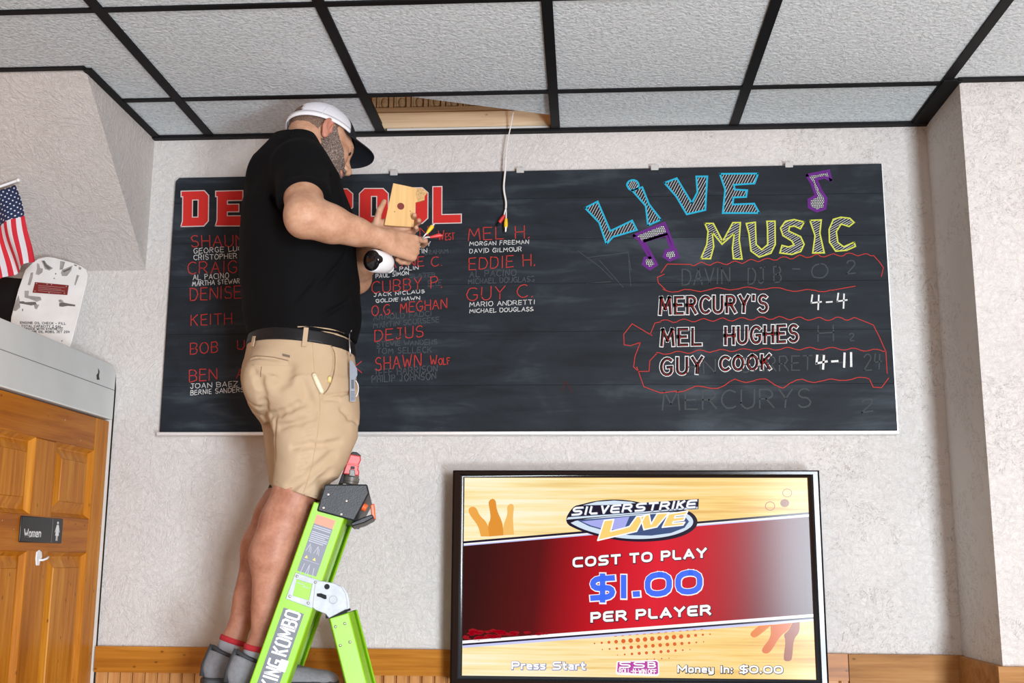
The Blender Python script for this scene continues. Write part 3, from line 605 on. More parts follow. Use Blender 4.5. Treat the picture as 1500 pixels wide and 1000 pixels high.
for ch, x0, x1, yt0, yt1, yb0, yb1 in (('D', 265.5, 306, 280, 279, 332, 331), ('E', 316, 356, 280, 279, 331, 331), ('A', 364, 408, 279, 279, 331, 330), ('D', 416, 456, 279, 278, 330, 330), ('P', 466, 517, 277, 276.5, 330, 329),
                                       ('O', 526.5, 569, 276, 276, 330, 329), ('O', 580, 627, 275, 275, 329, 327), ('L', 634, 676, 273.5, 272.5, 327.5, 326.5)):
    def mp(p): 
        a_ = yt0+(yt1-yt0)*p[0]; b_ = yb0+(yb1-yb0)*p[0]; y = b_+(a_-b_)*p[1]; return (x0+(x1-x0)*p[0]-(1-p[1])*.012*(750-x0)*.12, y)
    ou, ho = BL[ch]; m = MB(); BP.fill(m, [mp(p) for p in ou], 2); o1 = obj('block_letter', m, CH['R'], bo)
    m = MB(); BP.line(m, [mp(p) for p in ou], .0034, 3, closed=True)
    if ho: BP.line(m, [mp(p) for p in ho], .0034, 4, closed=True)
    obj('letter_outline', m, CH['wh'], o1)
    if ho: m = MB(); BP.fill(m, [mp(p) for p in ho], 3); obj('letter_counter', m, CH['k'], o1)
# ================================================================== television
YT = -.118
tv = thing('television', 'large black-framed wall television showing a bowling game cost-to-play screen', 'television', (.248, -.06, 1.20))
tx0, tx1, tz0, tz1 = -.290, .786, 1.231, 1.838
ox0, ox1, oz0, oz1 = -.327, .823, 1.205, 1.861
def ringmb(): 
    m = MB(); sec = [(0, -.04), (0, -.122), (.006, -.126), (.020, -.126), (.026, YT-.004), (.037, YT-.002), (.037, -.10)]
    V = []; 
    for (k, y) in sec:
        kx = k*(tx0-ox0)/.037; kr = k*(ox1-tx1)/.037; kt = k*(oz1-tz1)/.037; kb = k*(tz0-oz0)/.037
        V += [(ox0+kx, y, oz0+kb), (ox1-kr, y, oz0+kb), (ox1-kr, y, oz1-kt), (ox0+kx, y, oz1-kt)]
    n = len(sec); Fq = [(i*4+j, i*4+(j+1) % 4, (i+1)*4+(j+1) % 4, (i+1)*4+j) for i in range(n-1) for j in range(4)]
    return m.add(V, Fq)
gloss = flat('gloss_black_bezel', (.003, .004, .006), .16, spec=.35)
obj('frame', ringmb(), gloss, tv, 30)
obj('back_housing', MB().box((ox0+.002, -.095, oz0+.002), (ox1-.002, -.03, oz1-.002)), gloss, tv)
obj('wall_mount', MB().box((.05, -.032, 1.35), (.45, 0, 1.7)), MT['black'], tv)
def t1(p): return (810+p[0]/6.25, 710+p[1]/6.25)
def t2(p): return (820+p[0]/6.25, 790+p[1]/6.25)
def t3(p): return (730+p[0]/6.5217, 920+p[1]/6.5217)
def t4(p): return (950+p[0]/5.769, 890+p[1]/5.769)
def t5(p): return (650+p[0]/3.03, 670+p[1]/3.03)
def t6(p): return (930+p[0]/3.03, 670+p[1]/3.03)
TP = Plane(YT)
def scr_wood():
    n = NT('screen_alley_wood'); v = n.map((1.2, 1, 34), (0, -.075, 0)); g = n.noise(v, 1.5, 4, .6, .3); f2 = n.noise(n.map((2.5, 1, 120), (0, -.075, 0)), 1.2, 3)
    xyz = n.n('ShaderNodeSeparateXYZ'); n.l(n.tc.outputs['Object'], xyz.inputs[0])
    m = n.math('ADD', n.math('MULTIPLY', g, .7), n.math('MULTIPLY', f2, .3))
    pale = n.ramp(m, [(.33, lin((236, 205, 130))), (.48, lin((255, 236, 178))), (.62, lin((255, 250, 222)))]); amb = n.ramp(m, [(.33, lin((222, 150, 50))), (.5, lin((250, 200, 90))), (.66, lin((255, 224, 140)))])
    k = n.ramp(n.math('ADD', n.math('MULTIPLY', xyz.outputs[0], .95), .42), [(0, 0), (.25, .25), (.75, .75), (1, 1)])
    col = n.mix(k, pale, amb); n.l(col, n.b.inputs['Emission Color']); n.set(Base_Color=(.004, .004, .004), Emission_Strength=1., Roughness=.15, Specular_IOR_Level=.15); return n.m
def scr_red():
    n = NT('screen_red_band'); xyz = n.n('ShaderNodeSeparateXYZ'); n.l(n.tc.outputs['Object'], xyz.inputs[0])
    x = n.math('ADD', n.math('MULTIPLY', n.math('ADD', xyz.outputs[0], n.math('MULTIPLY', xyz.outputs[2], -.12)), .93), .5)
    c = n.ramp(x, [(.0, lin((46, 0, 6))), (.18, lin((88, 0, 10))), (.36, lin((196, 0, 28))), (.52, lin((226, 22, 48))), (.66, lin((200, 4, 32))), (.82, lin((120, 4, 16))), (.95, lin((66, 0, 10)))])
    n.l(c, n.b.inputs['Emission Color']); n.set(Base_Color=(.004, .004, .004), Emission_Strength=1., Roughness=.15, Specular_IOR_Level=.15); return n.m
obj('screen', MB().poly([(tx0-.002, YT, tz0-.002), (tx1+.002, YT, tz0-.002), (tx1+.002, YT, tz1+.002), (tx0-.002, YT, tz1+.002)]), scr_wood(), tv, fix=False)
TC = {k: emis('screen_'+k, lin(c)) for k, c in dict(white=(255, 255, 255), navy=(14, 12, 44), lilac=(205, 208, 250), blue=(66, 112, 250), gold=(252, 214, 120), silver=(214, 230, 246), steel=(58, 84, 130), pin1=(240, 168, 74), pin2=(228, 148, 52), pin3=(246, 190, 104), dk1=(232, 128, 50), dk2=(222, 112, 44), dk3=(160, 82, 52), orange=(224, 104, 44), brown=(150, 90, 60), purple=(150, 40, 150), shade=(120, 130, 190), rededge=(150, 0, 20), blackish=(40, 0, 6)).items()}
def tfill(name, polys, col, lev, parent=tv):
    m = MB()
    for p_ in polys: TP.fill(m, p_, lev)
    return obj(name, m, TC[col] if isinstance(col, str) else col, parent, fix=False)
def edge_y(x, a, b): return a[1]+(b[1]-a[1])*(x-a[0])/(b[0]-a[0])
ua, ub = t5((88, 381)), t6((790, 250)); da, db = t5((85, 815)), t6((790, 697))
Lx, Rx = 677.5, 1194
def band(a, b, k0, k1): return [(Lx, edge_y(Lx, a, b)+k0), (Rx, edge_y(Rx, a, b)+k0), (Rx, edge_y(Rx, a, b)+k1), (Lx, edge_y(Lx, a, b)+k1)]
tfill('red_band', [[(Lx, edge_y(Lx, ua, ub)), (Rx, edge_y(Rx, ua, ub)), (Rx, edge_y(Rx, da, db)), (Lx, edge_y(Lx, da, db))]], scr_red(), 1)
tfill('band_stripe', [band(ua, ub, -3.2, 0)], 'navy', 2); tfill('band_stripe', [band(ua, ub, 0, 3.6)], 'lilac', 2); tfill('band_stripe', [band(ua, ub, 0, 1.8)], 'white', 3)
tfill('band_stripe', [band(da, db, -1, 3.4)], 'white', 2); tfill('band_stripe', [band(da, db, 3.4, 6)], 'navy', 2); tfill('band_stripe', [band(da, db, 6, 9.6)], 'lilac', 2)
# ragged grunge along the band
random.seed(11); gp = []
for k in range(46):
    x = 682+abs(random.gauss(0, 55)); y = edge_y(x, da, db)-random.uniform(1.5, 16)*max(.15, 1-(x-680)/150); r = random.uniform(1.2, 4.2)
    gp.append([(x+r*2.1*math.cos(t)*random.uniform(.5, 1.3), y+r*.8*math.sin(t)*random.uniform(.5, 1.3)) for t in np.linspace(0, 2*math.pi, 8)[:-1]])
tfill('grunge', gp, emis('screen_grunge', lin((150, 0, 22))), 2)
pins = [([(108, 228), (125, 216), (145, 222), (158, 256), (195, 290), (206, 350), (165, 350), (152, 300), (115, 255)], 'pin1'), ([(280, 215), (300, 202), (314, 215), (306, 260), (312, 342), (258, 345), (268, 290), (284, 250)], 'pin3'), ([(198, 195), (215, 180), (232, 190), (234, 230), (262, 290), (265, 345), (203, 350), (195, 300), (210, 270), (202, 220)], 'pin2')]
for i, (p_, c) in enumerate(pins): tfill('bowling_pin', [[t5(q) for q in chaikin([q for q in p_ for _ in range(3 if q[1] >= 340 else 1)])]], c, 1+i)
for i, (p_, c) in enumerate([([(855, 215), (930, 152), (1040, 142), (1000, 178), (905, 255), (870, 245)], 'dk1'), ([(1030, 145), (1212, 126), (1180, 190), (1110, 240), (1045, 350), (1012, 386), (968, 385), (952, 350), (1035, 250)], 'dk2'), ([(1215, 126), (1278, 120), (1275, 210), (1225, 262), (1215, 420), (1200, 450), (1152, 452), (1138, 425), (1160, 280), (1138, 225), (1180, 195)], 'dk3')]):
    tfill('bowling_pin', [[t4(q) for q in chaikin([q for q in p_ for _ in range(3 if q[1] <= 180 and q[0] > 900 else 1)])]], c, 1+i)
for (cx, cy, r_, fl) in ((600, 215, 21, 0), (676, 157, 20, 0), (665, 202, 20, 1)):
    pp = [t6((cx+r_*math.cos(t), cy+r_*.9*math.sin(t))) for t in np.linspace(0, 2*math.pi, 19)[:-1]]
    if fl: tfill('ball_hole', [pp], 'brown', 2)
    else: m = MB(); TP.line(m, pp, .0022, 2, closed=True); obj('ball_hole', m, TC['brown'], tv, fix=False)
# halftone dots
dots = []
for (xa, ya, xb, yb, n_, rm) in ((870.8, 942, 1040.1, 928.5, 17, 3.4), (882.3, 951, 1030.6, 939.7, 15, 2.7), (904.5, 959, 1010.7, 951, 11, 2.3), (937, 966.5, 990.7, 962.8, 6, 1.1)):
    for i in range(n_):
        k = i/(n_-1); r_ = rm*min(1, .35+2.4*min(k, 1-k)); x, y = xa+(xb-xa)*k, ya+(yb-ya)*k
        dots.append([(x+r_*math.cos(t), y+r_*math.sin(t)) for t in np.linspace(0, 2*math.pi, 13)[:-1]])
for i in range(13): x = 901.7+126*i/12; y = 932.2-10*i/12; dots.append([(x-2.4, y), (x-1.4, y-1), (x+1.4, y-1.3), (x+2.4, y-.3)])
tfill('halftone_dots', dots, 'orange', 3)
def ttext(name, cr, s_, x0, y0, x1, y1, h, w, col, wo, colo, font=GT, gap=.34, space=.7, shear=0, lev=4, parent=tv):
    mo, mi = {}, {}
    for pl, wi in wordwise(layout(s_, x0, y0, x1, y1, h, font, gap, space)):
        if shear: pl = [(x-(y-(y0+(y1-y0)*(x-x0)/(x1-x0)))*shear, y) for x, y in pl]
        pp = [cr(p) for p in pl]
        if wo: TP.line(mo.setdefault(wi, MB()), [(x+.35, y+.35) for x, y in pp], wo, lev, cap=.5)
        TP.line(mi.setdefault(wi, MB()), pp, w, lev+2, cap=.42)
    for wi in mi:
        o1 = obj(name, mi[wi], TC[col], parent, fix=False)
        if wo: obj('letter_edge', mo[wi], TC[colo], o1 if parent is tv else parent, fix=False)
ttext('screen_text', t2, 'COST TO PLAY', 128, 246, 1335, 156, 72, .0075, 'white', .0108, 'navy', gap=.42, space=.62)
ttext('screen_text', t2, 'PER PLAYER', 292, 750, 1372, 680, 74, .0078, 'white', .0112, 'navy', gap=.40, space=.62)
ttext('screen_price', t2, '$1.00', 300, 535, 1280, 470, 172, .0172, 'blue', .0225, 'white', gap=.36)
ttext('screen_text', t3, 'Press Start', 134, 384, 826, 388, 62, .0052, 'white', .0082, 'shade', font={**G, 'P': GT['P'], 'S': GT['S']}, gap=.3, space=.6)
ttext('screen_text', t4, 'Money in: $0.00', 250, 540, 1128, 548, 52, .0052, 'white', .0086, 'navy', font={**G, 'M': (.9, [[(0, 0), (0, 1), (.45, .3), (.9, 1), (.9, 0)]]), 'O': GT['O'], '0': GT['0'], '$': GT['$']}, gap=.3, space=.6)
# little badge
bd = [(904, 968), (962, 966), (965, 969), (966, 987), (963, 990), (905, 988), (902, 985), (903, 970)]
tfill('badge', [bd], 'white', 4); tfill('badge', [[(905, 969.5), (961, 967.7), (963.5, 970), (964, 985), (962, 987), (906, 985), (904, 983)]], emis('screen_badge_violet', lin((196, 70, 170))), 5)
idt = lambda p: p
ttext('badge_text', idt, 'SSB', 908, 977, 960, 977, 7.5, .0042, 'white', .006, 'purple', gap=.3, lev=6)
ttext('badge_text', idt, 'ROLL-N-WIN OFF', 907, 985, 961, 986.2, 6, .0026, 'white', 0, 'purple', font=G, gap=.2, space=.3, lev=6)
# game logo
lo = tfill('game_logo', [[t1(p) for p in chaikin([(95, 345), (180, 195), (262, 178), (380, 146), (560, 130), (740, 145), (900, 190), (1200, 222), (1290, 262), (1332, 335), (1300, 405), (1200, 465), (1050, 505), (850, 522), (650, 515), (450, 482), (250, 422)])]], 'navy', 4)
tfill('logo_rim', [[t1(p) for p in chaikin([(122, 322), (1150, 235), (1250, 272), (1292, 332), (1262, 392), (1150, 447), (1000, 482), (800, 498), (600, 487), (400, 446), (230, 390)])]], 'silver', 5, lo)
tfill('logo_field', [[t1(p) for p in [(218, 322), (1110, 252), (1205, 284), (1245, 335), (1205, 392), (1080, 440), (900, 464), (700, 460), (480, 420), (330, 378)]]], 'steel', 6, lo)
tfill('logo_glow', [[t1(p) for p in [(262, 334), (700, 290), (650, 410), (480, 408), (350, 372)]]], emis('screen_periwinkle', lin((170, 175, 240))), 7, lo)
tfill('logo_lens', [[t1(p) for p in [(275, 186), (400, 154), (560, 143), (720, 154), (760, 166), (500, 184)]]], 'silver', 5, lo)
tfill('logo_strip', [[t1(p) for p in [(135, 300), (200, 205), (1335, 128), (1330, 222), (1150, 232)]]], 'navy', 8, lo)
tfill('logo_strip', [[t1(p) for p in [(140, 296), (700, 258), (1325, 200), (1322, 218), (1150, 230), (122, 318)]]], 'silver', 9, lo)
ttext('logo_text', t1, 'SILVER STRIKE', 178, 274, 1296, 204, 62, .0062, 'white', .0085, 'steel', gap=.36, space=.1, shear=.25, lev=10, parent=lo)
for p_ in ([(470, 325), (556, 316), (528, 425), (640, 398), (700, 380), (765, 290), (842, 282), (765, 425), (410, 508)], [(800, 290), (880, 268), (898, 360), (955, 262), (1060, 255), (950, 385), (832, 410)], [(1058, 266), (1232, 240), (1216, 272), (1120, 284), (1112, 302), (1212, 290), (1196, 324), (1102, 336), (1094, 352), (1206, 342), (1188, 368), (1000, 388)]):
    pp = [t1(q) for q in p_]; o1 = tfill('logo_live_letter', [pp], 'gold', 11, lo)
    m = MB(); TP.line(m, pp, .0042, 12, closed=True); obj('letter_edge', m, TC['white'], lo, fix=False)

# ================================================================== restroom sign and hook on the door
sp = [atx(x, y, XF+.001) for x, y in ((30, 755), (90.5, 759.5), (88.5, 795.5), (26.5, 794))]
ys0, ys1 = (sp[0][1]+sp[3][1])/2, (sp[1][1]+sp[2][1])/2; zs1, zs0 = (sp[0][2]+sp[1][2])/2, (sp[2][2]+sp[3][2])/2
sg = thing('restroom_sign', 'black Women restroom sign with white figure on the pine door', 'sign', (XF, (ys0+ys1)/2, zs0))
XS = XF+.006
def sq(u, v, k=0.): return np.array([XS+k, ys0+(ys1-ys0)*u, zs0+(zs1-zs0)*v])
bevel(obj('sign_plate', MB().prism([sq(0, 0), sq(1, 0), sq(1, 1), sq(0, 1)], (-.0058, 0, 0)), flat('sign_black', (.008, .010, .014), .35), sg), .003)
wl, hl = abs(ys1-ys0), abs(zs1-zs0)
def sline(m, pts, w, closed=False, k=.0004):
    V, Q = ribbon2([(p[0]*wl, p[1]*hl) for p in pts], w, closed); m.add([sq(v[0]/wl, v[1]/hl, k) for v in V], Q)
m = MB()
for pl in layout('Women', .08, .22, .46, .24, -.27, G): sline(m, pl, .0045)
SW = flat('sign_white', (.75, .76, .76), .5); obj('sign_lettering', m, SW, sg)
m = MB(); sline(m, [(.73, .04), (.73, .96)], .0016)
obj('sign_border', m, flat('sign_line', (.35, .37, .38), .5), sg)
m = MB(); m.poly([sq(.86+.022*math.cos(t), .82+.055*math.sin(t), .0004) for t in np.linspace(0, 2*math.pi, 15)[:-1]])
m.poly([sq(*p, .0004) for p in [(.835, .74), (.885, .74), (.92, .45), (.905, .42), (.885, .6), (.905, .30), (.88, .30), (.88, .10), (.865, .10), (.862, .3), (.855, .3), (.852, .1), (.836, .1), (.838, .3), (.812, .3), (.835, .6), (.812, .42), (.798, .45)]])
obj('woman_symbol', m, SW, sg)
hk = thing('coat_hook', 'small white stick-on hook on the door under the black sign', 'hook', atx(54, 826, XF))
m = MB(); hc = [atx(x, y, XF+.0005) for x, y in ((52.5, 808), (56, 805), (59.5, 808), (60, 816), (57, 822), (56, 828), (52, 828), (51.3, 818))]
wp = flat('white_plastic', (.80, .80, .80), .35)
bevel(obj('back_plate', m.prism(hc, (.004, 0, 0)), wp, hk), .0012)
obj('hook_prong', MB().tube([atx(x, y, XF)+np.array([k, 0, 0]) for x, y, k in ((55.5, 820, .004), (57, 820, .012), (60, 818, .017), (62, 815, .019))], .0032, 8), wp, hk, True)

# ================================================================== things on the ledge: worn panel, black case, flag
ap = thing('access_panel', 'worn white rounded metal panel with red plaque leaning behind the door header', 'panel', at(70, 505, -.13))
YA = -.12
A2 = lambda p: (p[0]/5.556, 360+p[1]/5.556)
ol = [(82, 690), (90, 580), (150, 350), (205, 195), (260, 140), (310, 104), (380, 88), (440, 95), (600, 140), (660, 165), (700, 195), (712, 240), (705, 290), (640, 560), (560, 860), (300, 900), (60, 860)]
pa = [at(*A2(p), YA) for p in ol]
bevel(obj('panel_sheet', MB().prism(pa, (0, .006, 0)), flat('chipped_white_enamel', (.74, .74, .71), .45, nscale=14, namt=.06), ap), .0015)
def afill(name, polys, mat_, k=.0006, par=ap):
    for p_ in polys: o = obj(name, MB().poly([at(*A2(q), YA-k) for q in p_]), mat_, par)
    return o
bare = flat('bare_metal', (.33, .31, .29), .5, nscale=60, namt=.2); rust = flat('worn_metal_dark', (.13, .12, .11), .5)
afill('bare_patch', [[(335, 120), (360, 118), (385, 150), (432, 182), (400, 200), (365, 188), (350, 150)], [(300, 140), (320, 150), (325, 180), (350, 185), (345, 215), (315, 238), (290, 230), (300, 190)], [(250, 220), (270, 215), (265, 260), (245, 320), (225, 318)], [(490, 122), (530, 130), (512, 190), (485, 195)], [(505, 195), (590, 160), (580, 200), (545, 245), (505, 245), (495, 220)], [(640, 165), (665, 180), (655, 195), (640, 190)], [(625, 235), (645, 240), (615, 320), (604, 318)], [(200, 365), (235, 365), (232, 405), (330, 415), (338, 440), (300, 455), (240, 430), (200, 420)], [(275, 470), (320, 480), (300, 515), (282, 510)], [(120, 470), (150, 400), (160, 440), (165, 500), (130, 530), (108, 528)], [(475, 440), (495, 435), (520, 452), (500, 460), (480, 458)]], bare)
afill('bare_patch', [[(345, 122), (362, 120), (375, 150), (415, 180), (390, 190), (365, 165)], [(512, 205), (580, 172), (570, 195), (520, 215)], [(600, 150), (628, 158), (622, 166), (606, 160)], [(158, 452), (190, 450), (205, 458), (290, 455), (298, 475), (255, 485), (200, 474), (160, 468)], [(482, 465), (510, 458), (550, 468), (612, 478), (612, 492), (550, 488), (510, 495), (482, 492)], [(448, 222), (458, 222), (458, 232), (448, 232)], [(436, 260), (446, 260), (446, 268), (436, 268)], [(500, 768), (508, 768), (508, 778), (500, 778)], [(180, 512), (188, 512), (188, 530), (180, 530)]], rust, .001)
pq = afill('red_plaque', [[(285, 294), (560, 320), (548, 400), (264, 380)]], flat('dark_red_plate', (.20, .022, .022), .4), .0014)
m = MB()
AP_ = Plane(YA-.0018)
for i in range(4): AP_.line(m, [A2((312, 322+i*14)), A2((528-(i % 2)*30, 340+i*14))], .0012, 1)
for (x, y) in ((298, 305), (540, 330), (285, 368), (525, 385), (385, 312), (420, 315), (400, 380)): u = AP_.uv(*A2((x, y))); m.poly([AP_.lift((u[0]+.0022*math.cos(t), u[1]+.0022*math.sin(t)), 1) for t in np.linspace(0, 2*math.pi, 9)[:-1]])
obj('plaque_text', m, flat('plaque_pale', (.42, .30, .27), .5), pq)
m = MB(); AP2 = Plane(YA-.0004)
for s_, x0, y0, x1, y1 in (('ENGINE OIL CHECK & FILL'.replace('&', '-'), 165, 632, 535, 640), ('TOTAL CAPACITY 2 GAL.', 175, 660, 510, 664), ('SERVICE WITH SYNTHETIC', 182, 683, 512, 684), ('TURBINE OIL MOBIL JET 254'.replace('5', 'S'), 190, 706, 566, 708)):
    for pl in layout(s_, x0, y0, x1, y1, 16, G, .3): AP2.line(m, [A2(p) for p in pl], .0019, 1)
obj('stencil_lettering', m, flat('stencil_black', (.10, .10, .10), .8), ap)
zl = zh
bc = obj('black_case', MB().prism([at(*p, -.07) for p in ((-60, 400), (37, 408), (26, 440), (14, 520), (-60, 520))], (0, .06, 0)), MT['black'], origin=at(-10, 500, -.05)); bevel(bc, .004)
tag(bc, 'black case standing on the ledge behind the flag, left of the white panel', 'case')
fl = thing('flag', 'small American flag on a white stick above the door header', 'flag', at(-60, 300, -.30))
YF = -.30
tip = at(26.5, 264, YF); o_ = at(-92, 305, YF)
obj('flag_stick', MB().tube([o_, tip], .0042, 10).tube([at(-92, 305, YF), at(-92, 395, -.08), at(-92, 430, -.06)], .0042, 10), flat('white_stick', (.78, .78, .78), .4), fl, True)
obj('stick_ball', MB().sphere(tip, .0065, 8), flat('white_ball', (.80, .80, .80), .4), fl, True)
def flagmat():
    n = NT('flag_cloth'); uv = n.n('ShaderNodeSeparateXYZ'); n.l(n.tc.outputs['UV'], uv.inputs[0]); U, Vv = uv.outputs[0], uv.outputs[1]
    st = n.math('LESS_THAN', n.math('MODULO', n.math('MULTIPLY', U, 13.), 2.), 1.)
    stripes = n.mix(st, (.66, .64, .66), (.56, .012, .028))
    can = n.math('MULTIPLY', n.math('LESS_THAN', U, 7/13.), n.math('LESS_THAN', Vv, .40))
    # star field: two interleaved lattices of small dots
    def lattice(nu, nv, ou, ov):
        a = n.math('SUBTRACT', n.math('FRACT', n.math('ADD', n.math('MULTIPLY', U, nu/(7/13.)), ou)), .5); b = n.math('SUBTRACT', n.math('FRACT', n.math('ADD', n.math('MULTIPLY', Vv, nv/.40), ov)), .5)
        return n.math('LESS_THAN', n.math('ADD', n.math('MULTIPLY', a, a), n.math('MULTIPLY', n.math('MULTIPLY', b, b), 1.1)), .020)
    star = n.math('MAXIMUM', lattice(5, 6, 0, 0), lattice(5, 6, .5, .5))
    blue = n.mix(star, (.008, .020, .07), (.62, .64, .68)); n.l(n.mix(can, stripes, blue), n.b.inputs['Base Color']); n.set(Roughness=.75); return n.m
# cloth hangs from the stick: u across (0 = right edge, under the tip), v downwards
NU, NVv = 34, 30; Gd = []; UVs = []
topR, topL = at(22, 270, YF), at(-50, 297, YF); botR = at(50, 382, YF-.02); botL = at(-20, 424, YF-.02)
for i in range(NU):
    row = []
    for j in range(NVv):
        u, v = i/(NU-1), j/(NVv-1)
        p = (topR*(1-u)+topL*u)*(1-v)+(botR*(1-u)+botL*u)*v
        p = p+np.array([.004*math.sin(v*5+u*2)+.003*math.sin(9*v), .014*math.sin(u*13+v*2.5)*(.25+v), 0]); row.append(p); UVs.append((u, v))
    Gd.append(row)
m = MB().grid(Gd)
fo = obj('flag_cloth', m, flagmat(), fl, True, fix=False)
uvl = fo.data.uv_layers.new(name='UVMap')
for l_ in fo.data.loops: uvl.data[l_.index].uv = UVs[l_.vertex_index]
sm = fo.modifiers.new('thick', 'SOLIDIFY'); sm.thickness = .0008

# ================================================================== cable hanging from the open bay
cb = thing('video_cable', 'white cable hanging from the open ceiling bay with red and yellow plugs', 'cable', at(741, 330, -.045))
YV = -.042
pth = [atz(752, 164, 3.085), at(748, 185, -.05), at(744, 205, YV), at(741, 228, YV), at(740, 250, YV), at(738, 275, YV), at(741, 295, YV), at(741, 305, YV)]
def smooth_path(pts, n=6):
    pts = [np.asarray(p, float) for p in pts]; out = []
    for i in range(len(pts)-1):
        p0, p1, p2, p3 = pts[max(i-1, 0)], pts[i], pts[i+1], pts[min(i+2, len(pts)-1)]
        for k in range(n):
            t = k/n; out.append(.5*((2*p1)+(-p0+p2)*t+(2*p0-5*p1+4*p2-p3)*t*t+(-p0+3*p1-3*p2+p3)*t**3))
    return out+[pts[-1]]
wc = flat('white_cable', (.74, .72, .68), .5)
obj('cord', MB().tube(smooth_path(pth[:5]), .0022, 8).tube(smooth_path(pth[3:]), .0034, 8).tube(smooth_path([pth[-1], at(739.5, 310, YV), at(738, 317, YV)], 4), .0022, 8).tube(smooth_path([pth[-1], at(741.5, 312, YV), at(741.3, 322, YV)], 4), .0022, 8), wc, cb, True)
rp_ = flat('red_plug', (.58, .03, .03), .4); yp_ = flat('yellow_plug', (.80, .50, .02), .4)
obj('red_plug', MB().tube([at(739, 315, YV), at(735, 321, YV), at(731.5, 326, YV)], [.0042, .0068, .0062], 12), rp_, cb, 50)
obj('black_tip', MB().tube([at(731.5, 326, YV), at(728.5, 330.5, YV)], [.0045, .004], 12), MT['black'], cb, 50)
obj('yellow_plug', MB().tube([at(741.3, 320, YV), at(741.1, 327, YV), at(741, 333, YV)], [.0045, .0068, .0064], 12), yp_, cb, 50)
obj('metal_tip', MB().tube([at(741, 333, YV), at(740.8, 335, YV), at(740.8, 336, YV), at(740.5, 340, YV)], [.006, .0055, .0042, .0042], 12), MT['steel'], cb, 50)
# ================================================================== step ladder
TN = -.215; LV = nrm(NV*.995+EV*.10); SEP = .41
A1 = P(365.5, 1000, TN); A0 = P(458.5, 738, TN); U = nrm(A0-A1); B0 = P(504, 761, TN); WV = (B0-A0)-U*((B0-A0)@U); WD = np.linalg.norm(WV); WV = WV/WD
LV = nrm(LV-U*(LV@U)-WV*(LV@WV)*0)
s_floor = (0.012-A1[2])/U[2]; s_top = (P(462, 735, TN)-A1)@U
lad = thing('step_ladder', 'lime green fibreglass step ladder with black top cap and grey stickers', 'ladder', A1+U*s_floor+LV*SEP/2)
lime = flat('lime_fibreglass', (.24, .53, .008), .35, spec=.35, nscale=25, namt=.05)
def channel(a, u, w, l, s0, s1, wd, dp, flare=.007):
    sec = [(0, 0), (wd, 0), (wd+flare, dp), (wd+flare-.006, dp), (wd-.006, .005), (.006, .005), (.006-flare*.4, dp), (-flare*.4, dp)]
    return MB().prism([a+u*s0+w*q+l*k for q, k in sec], u*(s1-s0))
bevel(obj('front_rail', channel(A1, U, WV, LV, s_floor, s_top, WD, .046), lime, lad), .003)
AF = A1+LV*SEP
bevel(obj('front_rail', channel(AF, U, WV, -LV, s_floor, s_top, WD, .046), lime, lad), .003)
treadm = flat('tread_aluminium', (.55, .56, .57), .4, .9)
for z in (1.226, .921, .616, .311):
    s = (z-A1[2])/U[2]; c = A1+U*s+WV*WD*.5
    hx = nrm(np.cross(LV, ZV)); hx = hx if hx@EV > 0 else -hx
    bevel(obj('rung', MB().prism([c+hx*q+ZV*k+LV*.008 for q, k in ((-.042, 0), (.042, 0), (.042, -.01), (.030, -.028), (-.030, -.028), (-.042, -.01))], LV*(SEP-.016)), treadm, lad), .003)
# rear legs
R0, R1 = P(482.5, 905, TN+.004), P(506.5, 1000, TN+.004); UR = nrm(R0-R1); RB = P(511, 897, TN+.004); WR = (RB-R0)-UR*((RB-R0)@UR); WDR = np.linalg.norm(WR); WR /= WDR; sfr = (.012-R1[2])/UR[2]; srt = (R0-R1)@UR
for a, l in ((R1, LV), (R1+LV*(SEP-.008), -LV)):
    bevel(obj('rear_leg', channel(a, UR, WR, l, sfr, srt, WDR, .044, .012), lime, lad), .003)
for z in (.95, .5):
    s = (z-R1[2])/UR[2]; c = R1+UR*s+WR*WDR*.5; obj('rear_brace', MB().tube([c+LV*.01, c+LV*(SEP-.02)], .012, 10), treadm, lad, 40)
def rivet(par, x, y, t, r=.0042, name='rivet'): c = P(x, y, t); obj(name, MB().sphere(c, (r, r, r*.6), 6, ax=[EV, ZV, NV]), MT['steel'], par, True)
for x, y in ((491.5, 917.5), (505, 913), (498.5, 945), (512.5, 940)): rivet(lad, x, y, TN+.003)
# top cap
blk = flat('black_moulded_plastic', (.013, .015, .018), .42, spec=.35, nscale=40, namt=.3, bump=.0006, bscale=260)
TCp = TN-.007
pc = [P(475.5, 709, TCp), P(538, 709, TCp), P(541, 722, TCp), P(519, 763, TCp), P(464, 748, TCp)]
cap_o = bevel(obj('top_cap', MB().prism(pc, LV*(SEP+.014)), blk, lad), .004)
for x, y in ((481, 724), (507.5, 733.5), (474, 743.5), (500, 753)): rivet(cap_o, x, y, TCp-.0005, .005, 'cap_rivet')
# orange release knobs, latch below the cap
org = flat('orange_plastic', (.80, .13, .03), .4)
fc = P(534, 742, TCp)+LV*.03; fn = nrm(np.cross(LV, pc[3]-pc[2])); fn = fn if fn@EV > 0 else -fn
obj('release_button', MB().tube([fc-fn*.012, fc+fn*.004, fc+fn*.006], [.0105, .0105, .008], 16), org, lad, 40)
bevel(obj('release_tab', MB().prism([P(x, y, TCp)+LV*.10 for x, y in ((541, 735), (547.5, 733), (549.5, 757), (543, 755))], LV*.05), org, lad), .003)
bevel(obj('latch', MB().prism([P(x, y, TCp)+LV*.02 for x, y in ((518, 763), (531, 757), (545, 752), (548, 757), (533, 765), (516, 770), (512, 766))], LV*.16), blk, lad), .003)
